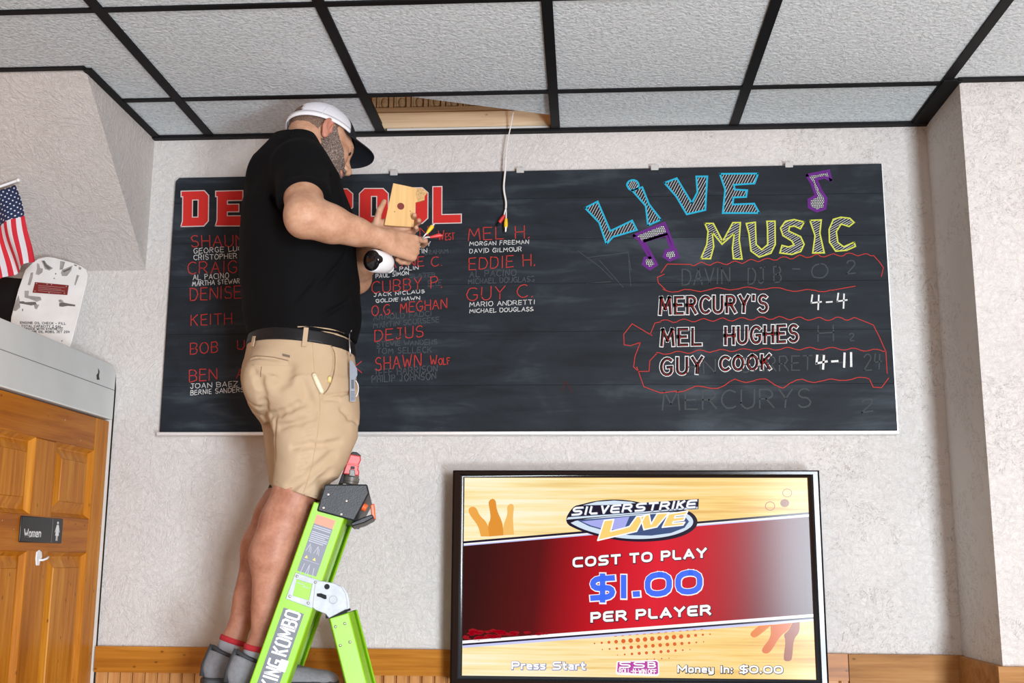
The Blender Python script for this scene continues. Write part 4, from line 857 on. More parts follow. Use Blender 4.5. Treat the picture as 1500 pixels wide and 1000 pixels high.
# hinge plates
TH = TN-.0028
def plate(poly, t=TH, th=.003): return MB().prism([P(x, y, t) for x, y in poly], NV*th)
o4, h4 = [(433, 838), (470.5, 850.5), (457.5, 891), (418.5, 876.5)], [(434.5, 848), (457.5, 855), (452.5, 879), (429, 872)]
m = MB(); O = [P(*p, TH) for p in o4]; H = [P(*p, TH) for p in h4]; b_ = NV*.003
m.add(O+H+[p+b_ for p in O]+[p+b_ for p in H], [(i, (i+1) % 4, 4+(i+1) % 4, 4+i) for i in range(4)]+[(8+i, 12+i, 12+(i+1) % 4, 8+(i+1) % 4) for i in range(4)]+[(i, 8+i, 8+(i+1) % 4, (i+1) % 4) for i in range(4)]+[(4+i, 4+(i+1) % 4, 12+(i+1) % 4, 12+i) for i in range(4)])
zinc = flat('zinc_plate', (.40, .43, .45), .5, .15, spec=.3, nscale=45, namt=.12)
hg = bevel(obj('hinge_plate', m, zinc, lad), .0015)
arc_pts = [(462, 850), (474, 851), (490, 854), (500, 859), (506, 868), (508.5, 880), (509, 891), (482, 905), (477, 899), (462, 893), (457.5, 889)]
bevel(obj('hinge_wing', plate(arc_pts, TH-.0012, .005), zinc, lad), .0015)
arc2 = [(x+3.2, y+1.2) for x, y in arc_pts[1:8]]; obj('hinge_wing', plate(arc2+[(484, 902)], TH+.014, .004), zinc, lad)
for x, y in ((435, 843.5), (462, 852.5), (424.5, 873), (451.5, 883)): rivet(hg, x, y, TH-.0005, .004, 'hinge_rivet')
m = MB()
for x, y, r in ((479, 859, .0072),): c = P(x, y, TH-.002); m.tube([c, c-NV*.006], [r, r*.85], 14)
obj('hinge_bolt', m, MT['black'], hg, 40)
obj('hinge_pivot', MB().tube([P(488, 878, TH-.001), P(488, 878, TH-.004)], [.011, .010], 18), zinc, hg, 40)
obj('hinge_slot', MB().prism([P(x, y, TH-.0016) for x, y in ((464, 869), (470, 868.5), (478, 871.5), (478.5, 876.5), (476, 877.5), (469, 874.5), (464, 873))], NV*.001), MT['black'], hg)
obj('leg_collar', MB().prism([P(x, y, TN-.001) for x, y in ((481, 901), (508, 892.5), (509, 897), (482, 906))], NV*.05), MT['black'], lad)
obj('leg_collar', MB().prism([P(x, y, TN+.01) for x, y in ((504, 893.5), (513, 890.5), (514, 893.5), (505, 897))], NV*.05), MT['black'], lad)
obj('leg_collar', MB().prism([P(x, y, TN-.001) for x, y in ((477, 898), (482.5, 898), (482.5, 905), (477.5, 905.5))], NV*.03), MT['black'], lad)
# stickers
def sq_(x, y): p = P(x, y, TN)-A1; return (p@U, p@WV)
def rl(s, q, k=.0008): return A1+U*s+WV*q-LV*k
def sticker(poly, mat_, k, name, par=lad): return obj(name, MB().poly([rl(s, q, k) for s, q in poly]), mat_, par, fix=False)
gs = flat('grey_sticker', (.085, .095, .115), .4)
sA, sB = sq_(471, 755.5), sq_(440.5, 837); q0, q1 = WD*.21, WD*.78
lab = sticker([(sB[0], q0), (sB[0], q1), (sA[0], q1), (sA[0], q0)], flat('warning_sticker_grey', (.15, .16, .20), .45), .0008, 'warning_sticker')
sO = sA[0]-.024; sticker([(sO, q0), (sO, q1), (sA[0], q1), (sA[0], q0)], flat('warning_orange', (.80, .22, .12), .45), .0012, 'warning_header', lab)
pale = flat('sticker_print', (.40, .42, .48), .5)
m = MB(); L = sO-sB[0]
def sl(m, pts, w): 
    V, Q = ribbon2(pts, w); m.add([rl(a, b, .0016) for a, b in V], Q)
for i in range(9):
    if i in (2,): continue
    s = sO-.006-i*.0052; sl(m, [(s, q0+.003), (s, q1-.003-(.008 if i % 3 == 2 else 0))], .0024)
for k in (0, 1):     # two little ladder pictograms, then larger ones
    b = q0+.010+k*.022; s = sO-.075
    sl(m, [(s, b-.006), (s+.022, b)], .0016); sl(m, [(s, b+.003), (s+.022, b)], .0016); sl(m, [(s-.002, b+.008), (s+.014, b+.004)], .0016)
sl(m, [(sO-.098, q0+.004), (sO-.098, q1-.004)], .0010)
for (a0, b0, a1, b1) in ((.150, .008, .108, .012), (.155, .02, .105, .026), (.155, .032, .105, .026), (.150, .045, .112, .040), (.16, .012, .16, .03), (.165, .028, .165, .044)):
    sl(m, [(sO-a0, q0+b0), (sO-a1, q0+b1)], .0018)
obj('sticker_print', m, pale, lab, fix=False)
hy = flat('hazard_yellow', (.75, .60, .10), .5)
for k in (0, 1): c = (sO-.090, q0+.011+k*.022); obj('hazard_triangle', MB().poly([rl(c[0]+.005, c[1], .0016), rl(c[0]-.003, c[1]-.0045, .0016), rl(c[0]-.003, c[1]+.0045, .0016)]), hy, lab, fix=False)
sC = sq_(414, 889); s_lo = sC[0]-.30
q0, q1 = WD*.20, WD*.80
br_ = sticker([(s_lo, q0), (s_lo, q1), (sC[0], q1), (sC[0], q0)], gs, .0008, 'name_sticker')
m = MB(); k0 = sq_(384, 1000)[0]-.006; k1 = sq_(433, 897)[0]
GB = {**G, 'K': (.62, G['K'][1]), 'M': (.84, [[(0, 0), (0, 1), (.42, .25), (.84, 1), (.84, 0)]]), 'B': (.62, [[(0, 0), (0, 1), (.44, 1), (.58, .88), (.58, .62), (.46, .52), (.1, .52)], [(.46, .52), (.6, .42), (.6, .14), (.46, 0), (0, 0)]]), 'O': (.66, [[(.33, 1), (.54, 1), (.66, .86), (.66, .14), (.54, 0), (.12, 0), (0, .14), (0, .86), (.12, 1), (.35, 1)]]), 'G': (.64, [[(.62, 1), (.12, 1), (0, .86), (0, .14), (.12, 0), (.64, 0), (.64, .5), (.38, .5)]])}
mw2 = {}
for pl, wi in wordwise(layout('KING KOMBO', k0, 0, k1, 0, 1., GB, .30, .42)):
    pts = [(x, WD*.70+y*.036) for x, y in pl]; V, Q = ribbon2(pts, .0056, cap=.4); mw2.setdefault(wi, MB()).add([rl(a, b, .0016) for a, b in V], Q)
for m in mw2.values(): obj('sticker_lettering', m, flat('sticker_white', (.75, .76, .78), .45), br_, fix=False)
wq = sq_(414, 975)
sticker([(wq[0]-.014, WD*.58), (wq[0]-.014, WD*.84), (wq[0]+.016, WD*.84), (wq[0]+.016, WD*.62)], flat('white_tag', (.70, .70, .70), .5), .0020, 'white_tag')
obj('rail_foot', MB().prism([A1+U*(s_floor)+WV*q+LV*k for q, k in ((-.006, -.004), (WD+.01, -.004), (WD+.01, .05), (-.006, .05))], U*.06), blk, lad)
obj('rail_foot', MB().prism([AF+U*(s_floor)+WV*q-LV*k for q, k in ((-.006, -.004), (WD+.01, -.004), (WD+.01, .05), (-.006, .05))], U*.06), blk, lad)

# ================================================================== red battery tool standing on the cap
TT = -.02; zt_c = pc[0][2]
tool = thing('power_tool', 'red and grey battery tool standing upright on the ladder top', 'power tool', P(513, 708, TT))
redp = flat('tool_red', (.58, .055, .055), .35); gry = flat('tool_grey_metal', (.17, .17, .155), .45, .3); dkp = flat('tool_black_rubber', (.015, .015, .016), .6)
def pr_(poly, t0, th): return MB().prism([P(x, y, t0) for x, y in poly], NV*th)
bevel(obj('red_housing', pr_([(502, 694), (506, 682), (513, 664.5), (528.5, 667.5), (529, 674), (526, 680), (525, 688), (527, 691), (525.5, 697)], TT-.024, .048), redp, tool), .005)
bevel(obj('grip_band', pr_([(508, 677), (526.5, 680), (526, 683), (507, 680)], TT-.0255, .051), flat('tool_red_light', (.72, .11, .10), .4), tool), .002)
bevel(obj('end_cap', pr_([(513, 665), (516.5, 661), (523, 662), (529, 667), (528, 670), (513, 667.5)], TT-.02, .04), dkp, tool), .003)
bevel(obj('rear_grip', pr_([(496, 708.5), (502, 692), (512, 666), (514, 665), (505, 692), (503, 708.5)], TT-.012, .03), dkp, tool), .003)
c = P(513, 709, TT); top = P(515.5, 695, TT)
obj('collar', MB().tube([c, c+(top-c)*.25, c+(top-c)*.3, c+(top-c)*.7, c+(top-c)*.75, top], [.0225, .0225, .024, .024, .0215, .0215], 20), gry, tool, 40)
bevel(obj('latch', pr_([(511, 697), (512.5, 687), (520, 688), (520.5, 698)], TT-.027, .01), gry, tool), .002)
bevel(obj('trigger', pr_([(513.5, 686.5), (514, 682.5), (519.5, 683), (519.5, 687)], TT-.027, .008), dkp, tool), .001)
# ================================================================== the man: distance-field sculpting, meshed with surface nets
def rc(p, a, b, ra, rb):
    a = np.asarray(a, np.float32); ba = np.asarray(b, np.float32)-a; q = p-a
    h = np.clip(q@ba/float(ba@ba), 0, 1); return np.linalg.norm(q-h[:, None]*ba, axis=1)-(ra+(rb-ra)*h)
def ell(p, c, r, Rm=None):
    q = p-np.asarray(c, np.float32)
    if Rm is not None: q = q@np.asarray(Rm, np.float32)
    r = np.asarray(r, np.float32); k0 = np.linalg.norm(q/r, axis=1); k1 = np.linalg.norm(q/(r*r), axis=1)+1e-9; return k0*(k0-1)/k1
def smin(a, b, k): h = np.maximum(k-np.abs(a-b), 0)/k; return np.minimum(a, b)-h*h*k*.25
def smax(a, b, k): return -smin(-a, -b, k)
def surfnet(sdf, lo, hi, h):
    lo = np.asarray(lo, float); hi = np.asarray(hi, float); C = 4; n = np.ceil((hi-lo)/(h*C)).astype(int)
    g = np.stack(np.meshgrid(*[lo[i]+(np.arange(n[i])+.5)*h*C for i in range(3)], indexing='ij'), -1).reshape(-1, 3).astype(np.float32)
    d = sdf(g).reshape(n); act = np.abs(d) < h*C*1.9
    D = np.repeat(np.repeat(np.repeat(np.where(d < 0, -1., 1.).astype(np.float32), C, 0), C, 1), C, 2)
    A = np.repeat(np.repeat(np.repeat(act, C, 0), C, 1), C, 2); ii = np.argwhere(A)
    pts = (lo+ii*h).astype(np.float32); vals = np.empty(len(pts), np.float32)
    for k in range(0, len(pts), 400000): vals[k:k+400000] = sdf(pts[k:k+400000])
    D[ii[:, 0], ii[:, 1], ii[:, 2]] = vals
    In = D < 0; s = np.zeros(tuple(x-1 for x in D.shape), np.int8)
    for a in (0, 1):
        for b in (0, 1):
            for c in (0, 1): s += In[a:a+s.shape[0], b:b+s.shape[1], c:c+s.shape[2]]
    cells = np.argwhere((s > 0) & (s < 8)); idx = -np.ones(s.shape, np.int32); idx[cells[:, 0], cells[:, 1], cells[:, 2]] = np.arange(len(cells))
    acc = np.zeros((len(cells), 3)); cnt = np.zeros(len(cells)); cor = [(a, b, c) for a in (0, 1) for b in (0, 1) for c in (0, 1)]
    for i in range(8):
        for j in range(i+1, 8):
            if sum(abs(np.array(cor[i])-cor[j])) != 1: continue
            a = cells+cor[i]; b = cells+cor[j]; da = D[a[:, 0], a[:, 1], a[:, 2]]; db = D[b[:, 0], b[:, 1], b[:, 2]]; m = (da < 0) != (db < 0)
            t = np.where(m, da/np.where(m, da-db, 1), 0)[:, None]; acc += np.where(m[:, None], a+t*(b-a), 0); cnt += m
    V = lo+acc/cnt[:, None]*h; Q = []
    for ax in range(3):
        o1, o2 = [(1, 2), (2, 0), (0, 1)][ax]; sl0 = [slice(None)]*3; sl1 = [slice(None)]*3; sl0[ax] = slice(0, -1); sl1[ax] = slice(1, None)
        ch = np.argwhere(In[tuple(sl0)] != In[tuple(sl1)])
        ok = (ch[:, o1] > 0) & (ch[:, o2] > 0) & np.all(ch < np.array(s.shape), axis=1); ch = ch[ok]
        e1 = np.zeros(3, int); e1[o1] = 1; e2 = np.zeros(3, int); e2[o2] = 1
        f = np.stack([idx[tuple((ch-x).T)] for x in (0*e1, e1, e1+e2, e2)], 1); ins = In[tuple(ch.T)]
        f[~ins] = f[~ins][:, ::-1]; Q.append(f)
    Q = np.concatenate(Q); Q = Q[np.all(Q >= 0, 1)]; return V, Q
def meshobj(name, V, Q, mats, parent, smooth_it=0):
    V = np.asarray(V)-wloc(parent); me = bpy.data.meshes.new(name); me.vertices.add(len(V)); me.vertices.foreach_set('co', V.astype(np.float32).ravel())
    me.loops.add(len(Q)*4); me.loops.foreach_set('vertex_index', Q.astype(np.int32).ravel()); me.polygons.add(len(Q))
    me.polygons.foreach_set('loop_start', np.arange(len(Q), dtype=np.int32)*4); me.polygons.foreach_set('loop_total', np.full(len(Q), 4, np.int32)); me.update(calc_edges=True); me.validate()
    return finish(me, name, mats, parent, True)
def relax(V, Q, it=2, lam=.5):
    V = V.copy(); E = np.concatenate([Q[:, [0, 1]], Q[:, [1, 2]], Q[:, [2, 3]], Q[:, [3, 0]]]); n = len(V)
    cnt = np.bincount(E[:, 0], minlength=n)+np.bincount(E[:, 1], minlength=n)+1e-9
    for k in range(it*2):
        s = np.stack([np.bincount(E[:, 0], V[E[:, 1], i], n)+np.bincount(E[:, 1], V[E[:, 0], i], n) for i in range(3)], 1)/cnt[:, None]
        V += (lam if k % 2 == 0 else -lam*1.04)*(s-V)
    return V
_rs = np.random.RandomState(5)
_K = [( _rs.randn(3), _rs.rand()*6.3, _rs.randn(3), _rs.rand()*6.3) for _ in range(7)]
def wrink(p, f, stretch=(1, 1, 1)):
    q = p*np.asarray(stretch, np.float32)*f; o = np.zeros(len(p), np.float32)
    for k, a, k2, b in _K: o += np.sin(q@k.astype(np.float32)+a+1.6*np.sin(q@k2.astype(np.float32)*.6+b))
    return o/4.
def hashn(p, f):
    return wrink(p, f)*.6+wrink(p[:, [1, 2, 0]], f*2.3)*.4
AL = math.radians(18); FW = math.cos(AL)*EV+math.sin(AL)*NV; RW = math.sin(AL)*EV-math.cos(AL)*NV
class Sweep:
    """upright body section: rows (pixel y, left x, right x, half width across the body) read at depth t"""
    def __init__(s, rows, t=0., grow=0.):
        z, c, a, b = [], [], [], []
        for y, xl, xr, hb in sorted(rows, key=lambda r: -r[0]):
            L, R_ = P(xl, y, t), P(xr, y, t); h = np.linalg.norm(R_-L)/2; m = (L+R_)/2; z.append(m[2]); c.append(m[:2])
            a.append(math.sqrt(max(h*h-(hb*math.sin(AL))**2, (.55*h)**2))/math.cos(AL)+grow); b.append(hb+grow)
        s.z, s.c, s.a, s.b = np.array(z), np.array(c), np.array(a), np.array(b)
    def __call__(s, p, g=0.):
        z = p[:, 2]; cx = np.interp(z, s.z, s.c[:, 0]); cy = np.interp(z, s.z, s.c[:, 1]); a = np.interp(z, s.z, s.a)+g; b = np.interp(z, s.z, s.b)+g
        dx, dy = p[:, 0]-cx, p[:, 1]-cy; u = dx*FW[0]+dy*FW[1]; v = dx*RW[0]+dy*RW[1]
        r = np.sqrt((u/a)**2+(v/b)**2)+1e-6; gr = np.sqrt((u/a**2)**2+(v/b**2)**2)/r+1e-6; d = (r-1)/gr
        return np.maximum(d, np.maximum(s.z[0]-z, z-s.z[-1])).astype(np.float32)
# ---- landmarks
torso = Sweep([(203, 402, 450, .075), (210, 392, 462, .13), (225, 379, 466, .17), (245, 369, 479, .195), (268, 362, 494, .205), (300, 356, 506, .195), (340, 353, 514, .19), (380, 352, 521, .19), (420, 354, 525, .19), (455, 357, 526, .187), (480, 361, 525, .184), (500, 366, 520, .178)])
pelvis = Sweep([(474, 369, 511, .172), (490, 366, 515, .178), (510, 361, 518, .182), (530, 358, 520, .185), (550, 357, 522, .188), (572, 358, 524, .19), (592, 362, 526, .188), (606, 370, 526, .180), (622, 384, 525, .172)])
shR, shL = P(441, 246, -.165), P(452, 238, .175); elR, wrR = P(447, 318, -.325), P(566, 352, -.215); elL, wrL = P(521, 408, .12), P(543, 345, -.095)
hipR, hipL = P(448, 575, -.09), P(440, 572, .09); knR, knL = P(436, 716, -.09), P(430, 708, .09); anR, anL = P(377.5, 953, -.088), P(341, 941, .088)
Z_SOLE = 1.228
# ---- head frame
def eul(a, p, r):
    Rz = np.array([[math.cos(a), -math.sin(a), 0], [math.sin(a), math.cos(a), 0], [0, 0, 1]]); Ry = np.array([[math.cos(p), 0, math.sin(p)], [0, 1, 0], [-math.sin(p), 0, math.cos(p)]]); Rx = np.array([[1, 0, 0], [0, math.cos(r), -math.sin(r)], [0, math.sin(r), math.cos(r)]])
    return np.stack([EV, NV, ZV], 1)@Rz@Ry@Rx
HR = eul(.26, .50, -.267); HC = P(466, 210, .03)
def hl(p): return ((p-HC)@HR).astype(np.float32)          # world -> head
def hw_(q): return HC+np.asarray(q, float)@HR.T            # head -> world
def head_d(p):
    q = hl(p)
    d = ell(q, (-.010, 0, .042), (.100, .078, .092)); d = smin(d, ell(q, (.042, 0, -.030), (.060, .060, .080)), .035)
    d = smin(d, ell(q, (.060, 0, -.085), (.040, .036, .026)), .035); d = smin(d, ell(q, (.080, 0, .030), (.024, .050, .020)), .025)
    for s in (-1, 1): d = smin(d, ell(q, (.064, s*.040, -.022), (.030, .026, .028)), .025); d = smin(d, ell(q, (.018, s*.056, -.060), (.042, .016, .028)), .03)
    for s in (-1, 1): d = smax(d, -ell(q, (.104, s*.033, .006), (.016, .018, .012)), .014)
    d = smin(d, rc(q, (.094, 0, .016), (.121, 0, -.024), .009, .0135), .012)
    for s in (-1, 1): d = smin(d, ell(q, (.109, s*.013, -.030), (.011, .009, .009)), .008)
    for s in (-1, 1): d = smax(d, -ell(q, (.112, s*.007, -.038), (.005, .004, .004)), .004)
    d = smin(d, ell(q, (.101, 0, -.056), (.013, .025, .007)), .006); d = smin(d, ell(q, (.100, 0, -.069), (.013, .022, .008)), .006)
    for s in (-1, 1): d = smin(d, ell(q, (.083, s*.033, .014), (.013, .016, .010)), .006)
    return d
def ear_d(p):
    q = hl(p); d = None
    for s in (-1, 1):
        c, sn = math.cos(.42), math.sin(.42)
        Rm = np.array([[c, s*sn, 0], [-s*sn, c, 0], [0, 0, 1.]]).T
        e = ell(q, (-.008, s*.086, .006), (.020, .0075, .033), Rm.T); e = smin(e, ell(q, (-.003, s*.082, -.024), (.010, .0065, .012)), .008)
        e = smax(e, -ell(q, (-.003, s*.0935, .009), (.0115, .0085, .020), Rm.T), .003); e = smin(e, ell(q, (.002, s*.089, .010), (.0035, .004, .014)), .003); e = smin(e, ell(q, (.007, s*.083, -.002), (.005, .005, .008)), .004)
        d = e if d is None else np.minimum(d, e)
    return d
def neck_d(p): return smin(rc(p, P(436, 236, .0), hw_((-.035, 0, -.03)), .074, .062), rc(p, P(452, 250, .0), hw_((.02, 0, -.05)), .06, .045), .03)
# ---- hands
def hand_prims(w, X, Y, Z, fin, thumb, sc=1.):
    """palm (metacarpals) + five bent fingers; X along the fingers, Y towards the index side, Z out of the back"""
    X, Y, Z = nrm(X), nrm(Y), nrm(Z); pal, fg = [], []
    base = [(.092, .031), (.096, .010), (.092, -.011), (.083, -.030)]; lens = [(.044, .026, .021), (.049, .030, .022), (.045, .028, .021), (.035, .021, .018)]; rad = [(.0100, .0078), (.0102, .0080), (.0098, .0076), (.0086, .0068)]
    for (bx, by), ln, (r0, r1), cu in zip(base, lens, rad, fin):
        k = w+(X*bx+Y*by)*sc; pal.append((w+(X*.006+Y*by*.62)*sc, k, .0175*sc, .0128*sc)); a = 0; q = k-Z*.001
        spread = cu[3] if len(cu) > 3 else 0; XX = nrm(X+Y*spread)
        for i in range(3):
            a += math.radians(cu[i]); n_ = q+(XX*math.cos(a)-Z*math.sin(a))*ln[i]*sc; fg.append((q, n_, (r0+(r1-r0)*i/3)*sc, (r0+(r1-r0)*(i+1)/3)*sc, i)); q = n_
    pal.append((w+(X*.015+Y*.02-Z*.012)*sc, w+(X*.055+Y*.034-Z*.010)*sc, .017*sc, .013*sc)); pal.append((w+(X*.02-Y*.018-Z*.008)*sc, w+(X*.07-Y*.024-Z*.006)*sc, .016*sc, .013*sc))
    th = [np.asarray(t) for t in thumb]; fg.append((th[0], th[1], .0145*sc, .0118*sc, 0)); fg.append((th[1], th[2], .0112*sc, .0098*sc, 1)); fg.append((th[2], th[3], .0102*sc, .0080*sc, 2))
    return pal, fg
XRh = EV*.88+NV*.45-ZV*.08; ZRh = nrm(-NV*.86+EV*.42+ZV*.22); YRh = np.cross(ZRh, nrm(XRh)); YRh = YRh if YRh[2] > 0 else -YRh; ZRh = np.cross(nrm(XRh), YRh); ZRh = ZRh if ZRh@NV < 0 else -ZRh
XRh, YRh, ZRh = nrm(XRh), nrm(YRh), nrm(ZRh)
_w = wrR+EV*.004
palR, finR = hand_prims(_w, XRh, YRh, ZRh, [(10, 38, 28, .30), (62, 74, 40), (72, 80, 42), (78, 80, 45)], [_w+XRh*.025+YRh*.024-ZRh*.014, _w+XRh*.060+YRh*.040-ZRh*.030, _w+XRh*.092+YRh*.034-ZRh*.040, _w+XRh*.118+YRh*.026-ZRh*.042], 1.)
XLh = nrm(EV*.965+ZV*.20); YLh = nrm(ZV*.97-EV*.2); ZLh = nrm(NV)
_l = wrL
palL, finL = hand_prims(_l, XLh, YLh, ZLh, [(14, 58, 20), (14, 58, 20), (16, 60, 20), (22, 62, 20)], [_l+XLh*.018+YLh*.022-ZLh*.008, P(552.5, 322, -.115), P(556, 308, -.128), P(563, 295, -.128)], .92)
def hand_d(p, pal, fg):
    d = None
    for a, b, ra, rb in pal: e = rc(p, a, b, ra, rb); d = e if d is None else smin(d, e, .012)
    for i in range(0, len(fg), 3):
        f = None
        for a, b, ra, rb, k in fg[i:i+3]: e = rc(p, a, b, ra, rb); f = e if f is None else smin(f, e, .004)
        d = smin(d, f, .007)
    return d
def near(p, c, r, fn, far=.05):
    """evaluate fn only inside a ball; elsewhere the distance to the ball"""
    dd = np.linalg.norm(p-np.asarray(c, np.float32), axis=1)-r; out = (dd+far).astype(np.float32); m = dd < 0
    if m.any(): out[m] = fn(p[m])
    return out
def arms_d(p):
    dirF = nrm(wrR-elR); up = elR+(wrR-elR)*.30
    a = rc(p, shR, elR, .066, .049); a = smin(a, rc(p, elR, up, .0485, .0485), .04); a = smin(a, rc(p, up+ZV*.003, elR+(wrR-elR)*.62, .0475, .039), .03); a = smin(a, rc(p, elR+(wrR-elR)*.55, wrR, .037, .0285), .02)
    a = smin(a, rc(p, elR+nrm(elR-wrR)*.010-ZV*.026, elR-ZV*.01, .020, .03), .03)
    a = smin(a, near(p, wrR+XRh*.08, .17, lambda q: hand_d(q, palR, finR)), .016)
    b = rc(p, shL, elL, .058, .046); b = smin(b, rc(p, elL, elL+(wrL-elL)*.4, .045, .043), .02); b = smin(b, rc(p, elL+(wrL-elL)*.35, wrL, .042, .027), .02)
    b = smin(b, near(p, wrL+XLh*.08, .17, lambda q: hand_d(q, palL, finL)), .014)
    return np.minimum(a, b)
def leg_d(p, hip, kn, an, s):
    ax = nrm(an-kn); back = nrm(-FW-ax*(-FW@ax)); d = rc(p, hip, kn, .082, .055); bk = .025 if s < 0 else .017; cm = kn+(an-kn)*.42+back*bk; cu_ = kn+(an-kn)*.22+back*bk*.66
    d = smin(d, rc(p, kn+back*.004, cu_, .054, .058), .05); d = smin(d, rc(p, cu_, cm, .058, .0555), .04); d = smin(d, rc(p, cm, kn+(an-kn)*.72+back*.008, .056, .038), .04); d = smin(d, rc(p, kn+(an-kn)*.15-back*.004, kn+(an-kn)*.8, .047, .031), .03)
    d = smin(d, rc(p, kn+(an-kn)*.66, an, .036, .0315), .02); d = smin(d, rc(p, an, np.array([an[0], an[1], Z_SOLE+.035])+FW*.03, .032, .03), .02)
    return d
def body_d(p):
    d = torso(p, -.022); d = smin(d, rc(p, shR, shL, .062, .062), .04); d = smin(d, pelvis(p, -.022), .03); d = smin(d, neck_d(p), .03)
    hd = near(p, HC, .24, lambda q: np.minimum(smin(head_d(q), 1e3+0*q[:, 0], .01), ear_d(q)) if False else smin(head_d(q), ear_d(q), .006))
    d = smin(d, hd, .022); d = smin(d, arms_d(p), .02)
    zk = P(420, 716)[2]; d = smin(d, np.minimum(leg_d(p, hipR, knR, anR, -1), leg_d(p, hipL, knL, anL, 1))+.018*np.clip((p[:, 2]-zk)/.03, 0, 1), .025)
    return d
man = thing('person', 'person in black t-shirt, khaki shorts and white cap standing on the green ladder', 'person', ((anR+anL)/2*np.array([1, 1, 0])+np.array([0, 0, Z_SOLE])))
def skin(name, c1_, c2_, c3_):
    n = NT(name); v = n.map(); f = n.noise(v, 22, 4, .6); g = n.noise(v, 120, 3)
    n.l(n.ramp(n.math('ADD', n.math('MULTIPLY', f, .75), n.math('MULTIPLY', g, .25)), [(.34, c1_), (.5, c2_), (.66, c3_)]), n.b.inputs['Base Color'])
    n.set(Roughness=.48, Subsurface_Weight=.08, Subsurface_Radius=(.012, .005, .003)); n.b.inputs['Specular IOR Level'].default_value = .35; n.bump(n.noise(v, 420, 3), .0007, .6); return n.m
sk_arm = skin('skin_arm', (.42, .215, .125), (.52, .285, .175), (.60, .35, .23)); sk_leg = skin('skin_leg', (.34, .135, .082), (.43, .19, .118), (.51, .245, .16)); sk_ear = skin('skin_ear', (.42, .165, .11), (.50, .21, .145), (.56, .27, .19))
lo, hi = np.array([-1.35, -1.2, 1.2]), np.array([-.15, -.0, 3.0])
V, Q = surfnet(body_d, lo, hi, .0033); V = relax(V, Q, 1)
bo_ = meshobj('body', V, Q, [sk_arm, sk_leg, sk_ear], man)
cz = V[Q].mean(1); mi = np.zeros(len(Q), np.int32); mi[cz[:, 2] < P(430, 640)[2]] = 1
qh = hl(cz); mi[(np.abs(qh[:, 1]) > .0775) & (np.abs(qh[:, 0]) < .04) & (np.abs(qh[:, 2]) < .06) & (np.linalg.norm(qh, axis=1) < .13)] = 2
mi[(np.linalg.norm((qh-np.array([.10, 0, -.063]))/np.array([.03, .034, .0125]), axis=1) < 1) & (qh[:, 0] > .08)] = 2; bo_.data.polygons.foreach_set('material_index', mi)
# ---- eyes, brows, beard, hair
eyem = flat('eye_dark', (.02, .015, .012), .15)
for s in (-1, 1): obj('eye', MB().sphere(hw_((.0915, s*.034, .0105)), .0078, 8), eyem, man, True)
def beard_mat():
    n = NT('greying_beard'); f = n.noise(n.map(), 260, 3, .7); n.l(n.ramp(f, [(.34, (.055, .038, .030)), (.5, (.155, .108, .084)), (.66, (.37, .31, .28))]), n.b.inputs['Base Color']); n.set(Roughness=.8); n.bump(f, .0025); return n.m
def beard_d(p):
    q = hl(p); x, y, z = q[:, 0], q[:, 1], q[:, 2]; top = (z-(.030-1.05*np.maximum(x-.018, -.01)))*.68
    top = np.minimum(top, np.maximum(np.maximum(z+.040, .072-x), -.06-z))
    reg = np.maximum(np.maximum(top, -.004-x-.15*(z+.02)), np.maximum(z-.028, -.128-z)); reg = smax(reg, -ell(q, (.098, 0, -.062), (.030, .034, .0125)), .004)
    return np.maximum(smin(head_d(p), neck_d(p)+.004, .02)-.0042-.0016*hashn(p, 260.), reg)
bl_, bh_ = HC-.2, HC+.2
V, Q = surfnet(beard_d, bl_, bh_, .0026); meshobj('beard', V, Q, beard_mat(), man)
def hair_d(p):
    q = hl(p); x, y, z = q[:, 0], q[:, 1], q[:, 2]; reg = np.maximum(np.maximum(x-.016-.1*z, -.048-z-.12*(x+.06)), z-.2); reg = smax(reg, -ell(q, (-.004, 0, .004), (.024, .2, .040)), .004)
    return np.maximum(smin(head_d(p), neck_d(p)+.006, .02)-.0022-.0005*hashn(p, 300.), reg)
n_ = NT('cropped_hair'); f_ = n_.noise(n_.map(), 330, 3, .7); n_.l(n_.ramp(f_, [(.38, (.07, .045, .034)), (.52, (.16, .10, .07)), (.66, (.30, .19, .13))]), n_.b.inputs['Base Color']); n_.set(Roughness=.7)
V, Q = surfnet(hair_d, bl_, bh_, .003); meshobj('hair', V, Q, n_.m, man)
def hpatch(name, pts, m, off=.0015):
    mb_ = MB(); mb_.tube([hw_(p) for p in pts], [.0018]+[.0034]*(len(pts)-2)+[.0015], 6); return obj(name, mb_, m, man, True)
for s in (-1, 1): hpatch('eyebrow', [(.103, s*.014, .024), (.1015, s*.026, .029), (.094, s*.040, .030), (.084, s*.052, .024)], flat('brow_brown', (.14, .08, .05), .8))
# ---- trucker cap
CC, CRd = np.array([-.004, 0, .028]), np.array([.1105, .0885, .107])
def rim(u): return .028+.030*max(0, math.cos(u))-.026*max(0, -math.cos(u))
def crown(u, k, g=0.):
    s0 = math.asin((rim(u)-CC[2])/CRd[2]); ph = s0+(math.pi/2-s0)*k; return hw_(CC+(CRd+g)*np.array([math.cos(ph)*math.cos(u), math.cos(ph)*math.sin(u), math.sin(ph)]))
def crown_part(us, ks, skip=None, g=0.):
    m_ = MB(); Gp = [[crown(u, k, g) for k in ks] for u in us]; V_ = [p for r_ in Gp for p in r_]; b = len(ks); f = []
    for i in range(len(us)-1):
        for j in range(len(ks)-1):
            if skip and skip((us[i]+us[i+1])/2, (ks[j]+ks[j+1])/2): continue
            f.append((i*b+j, (i+1)*b+j, (i+1)*b+j+1, i*b+j+1))
    return m_.add(V_, f)
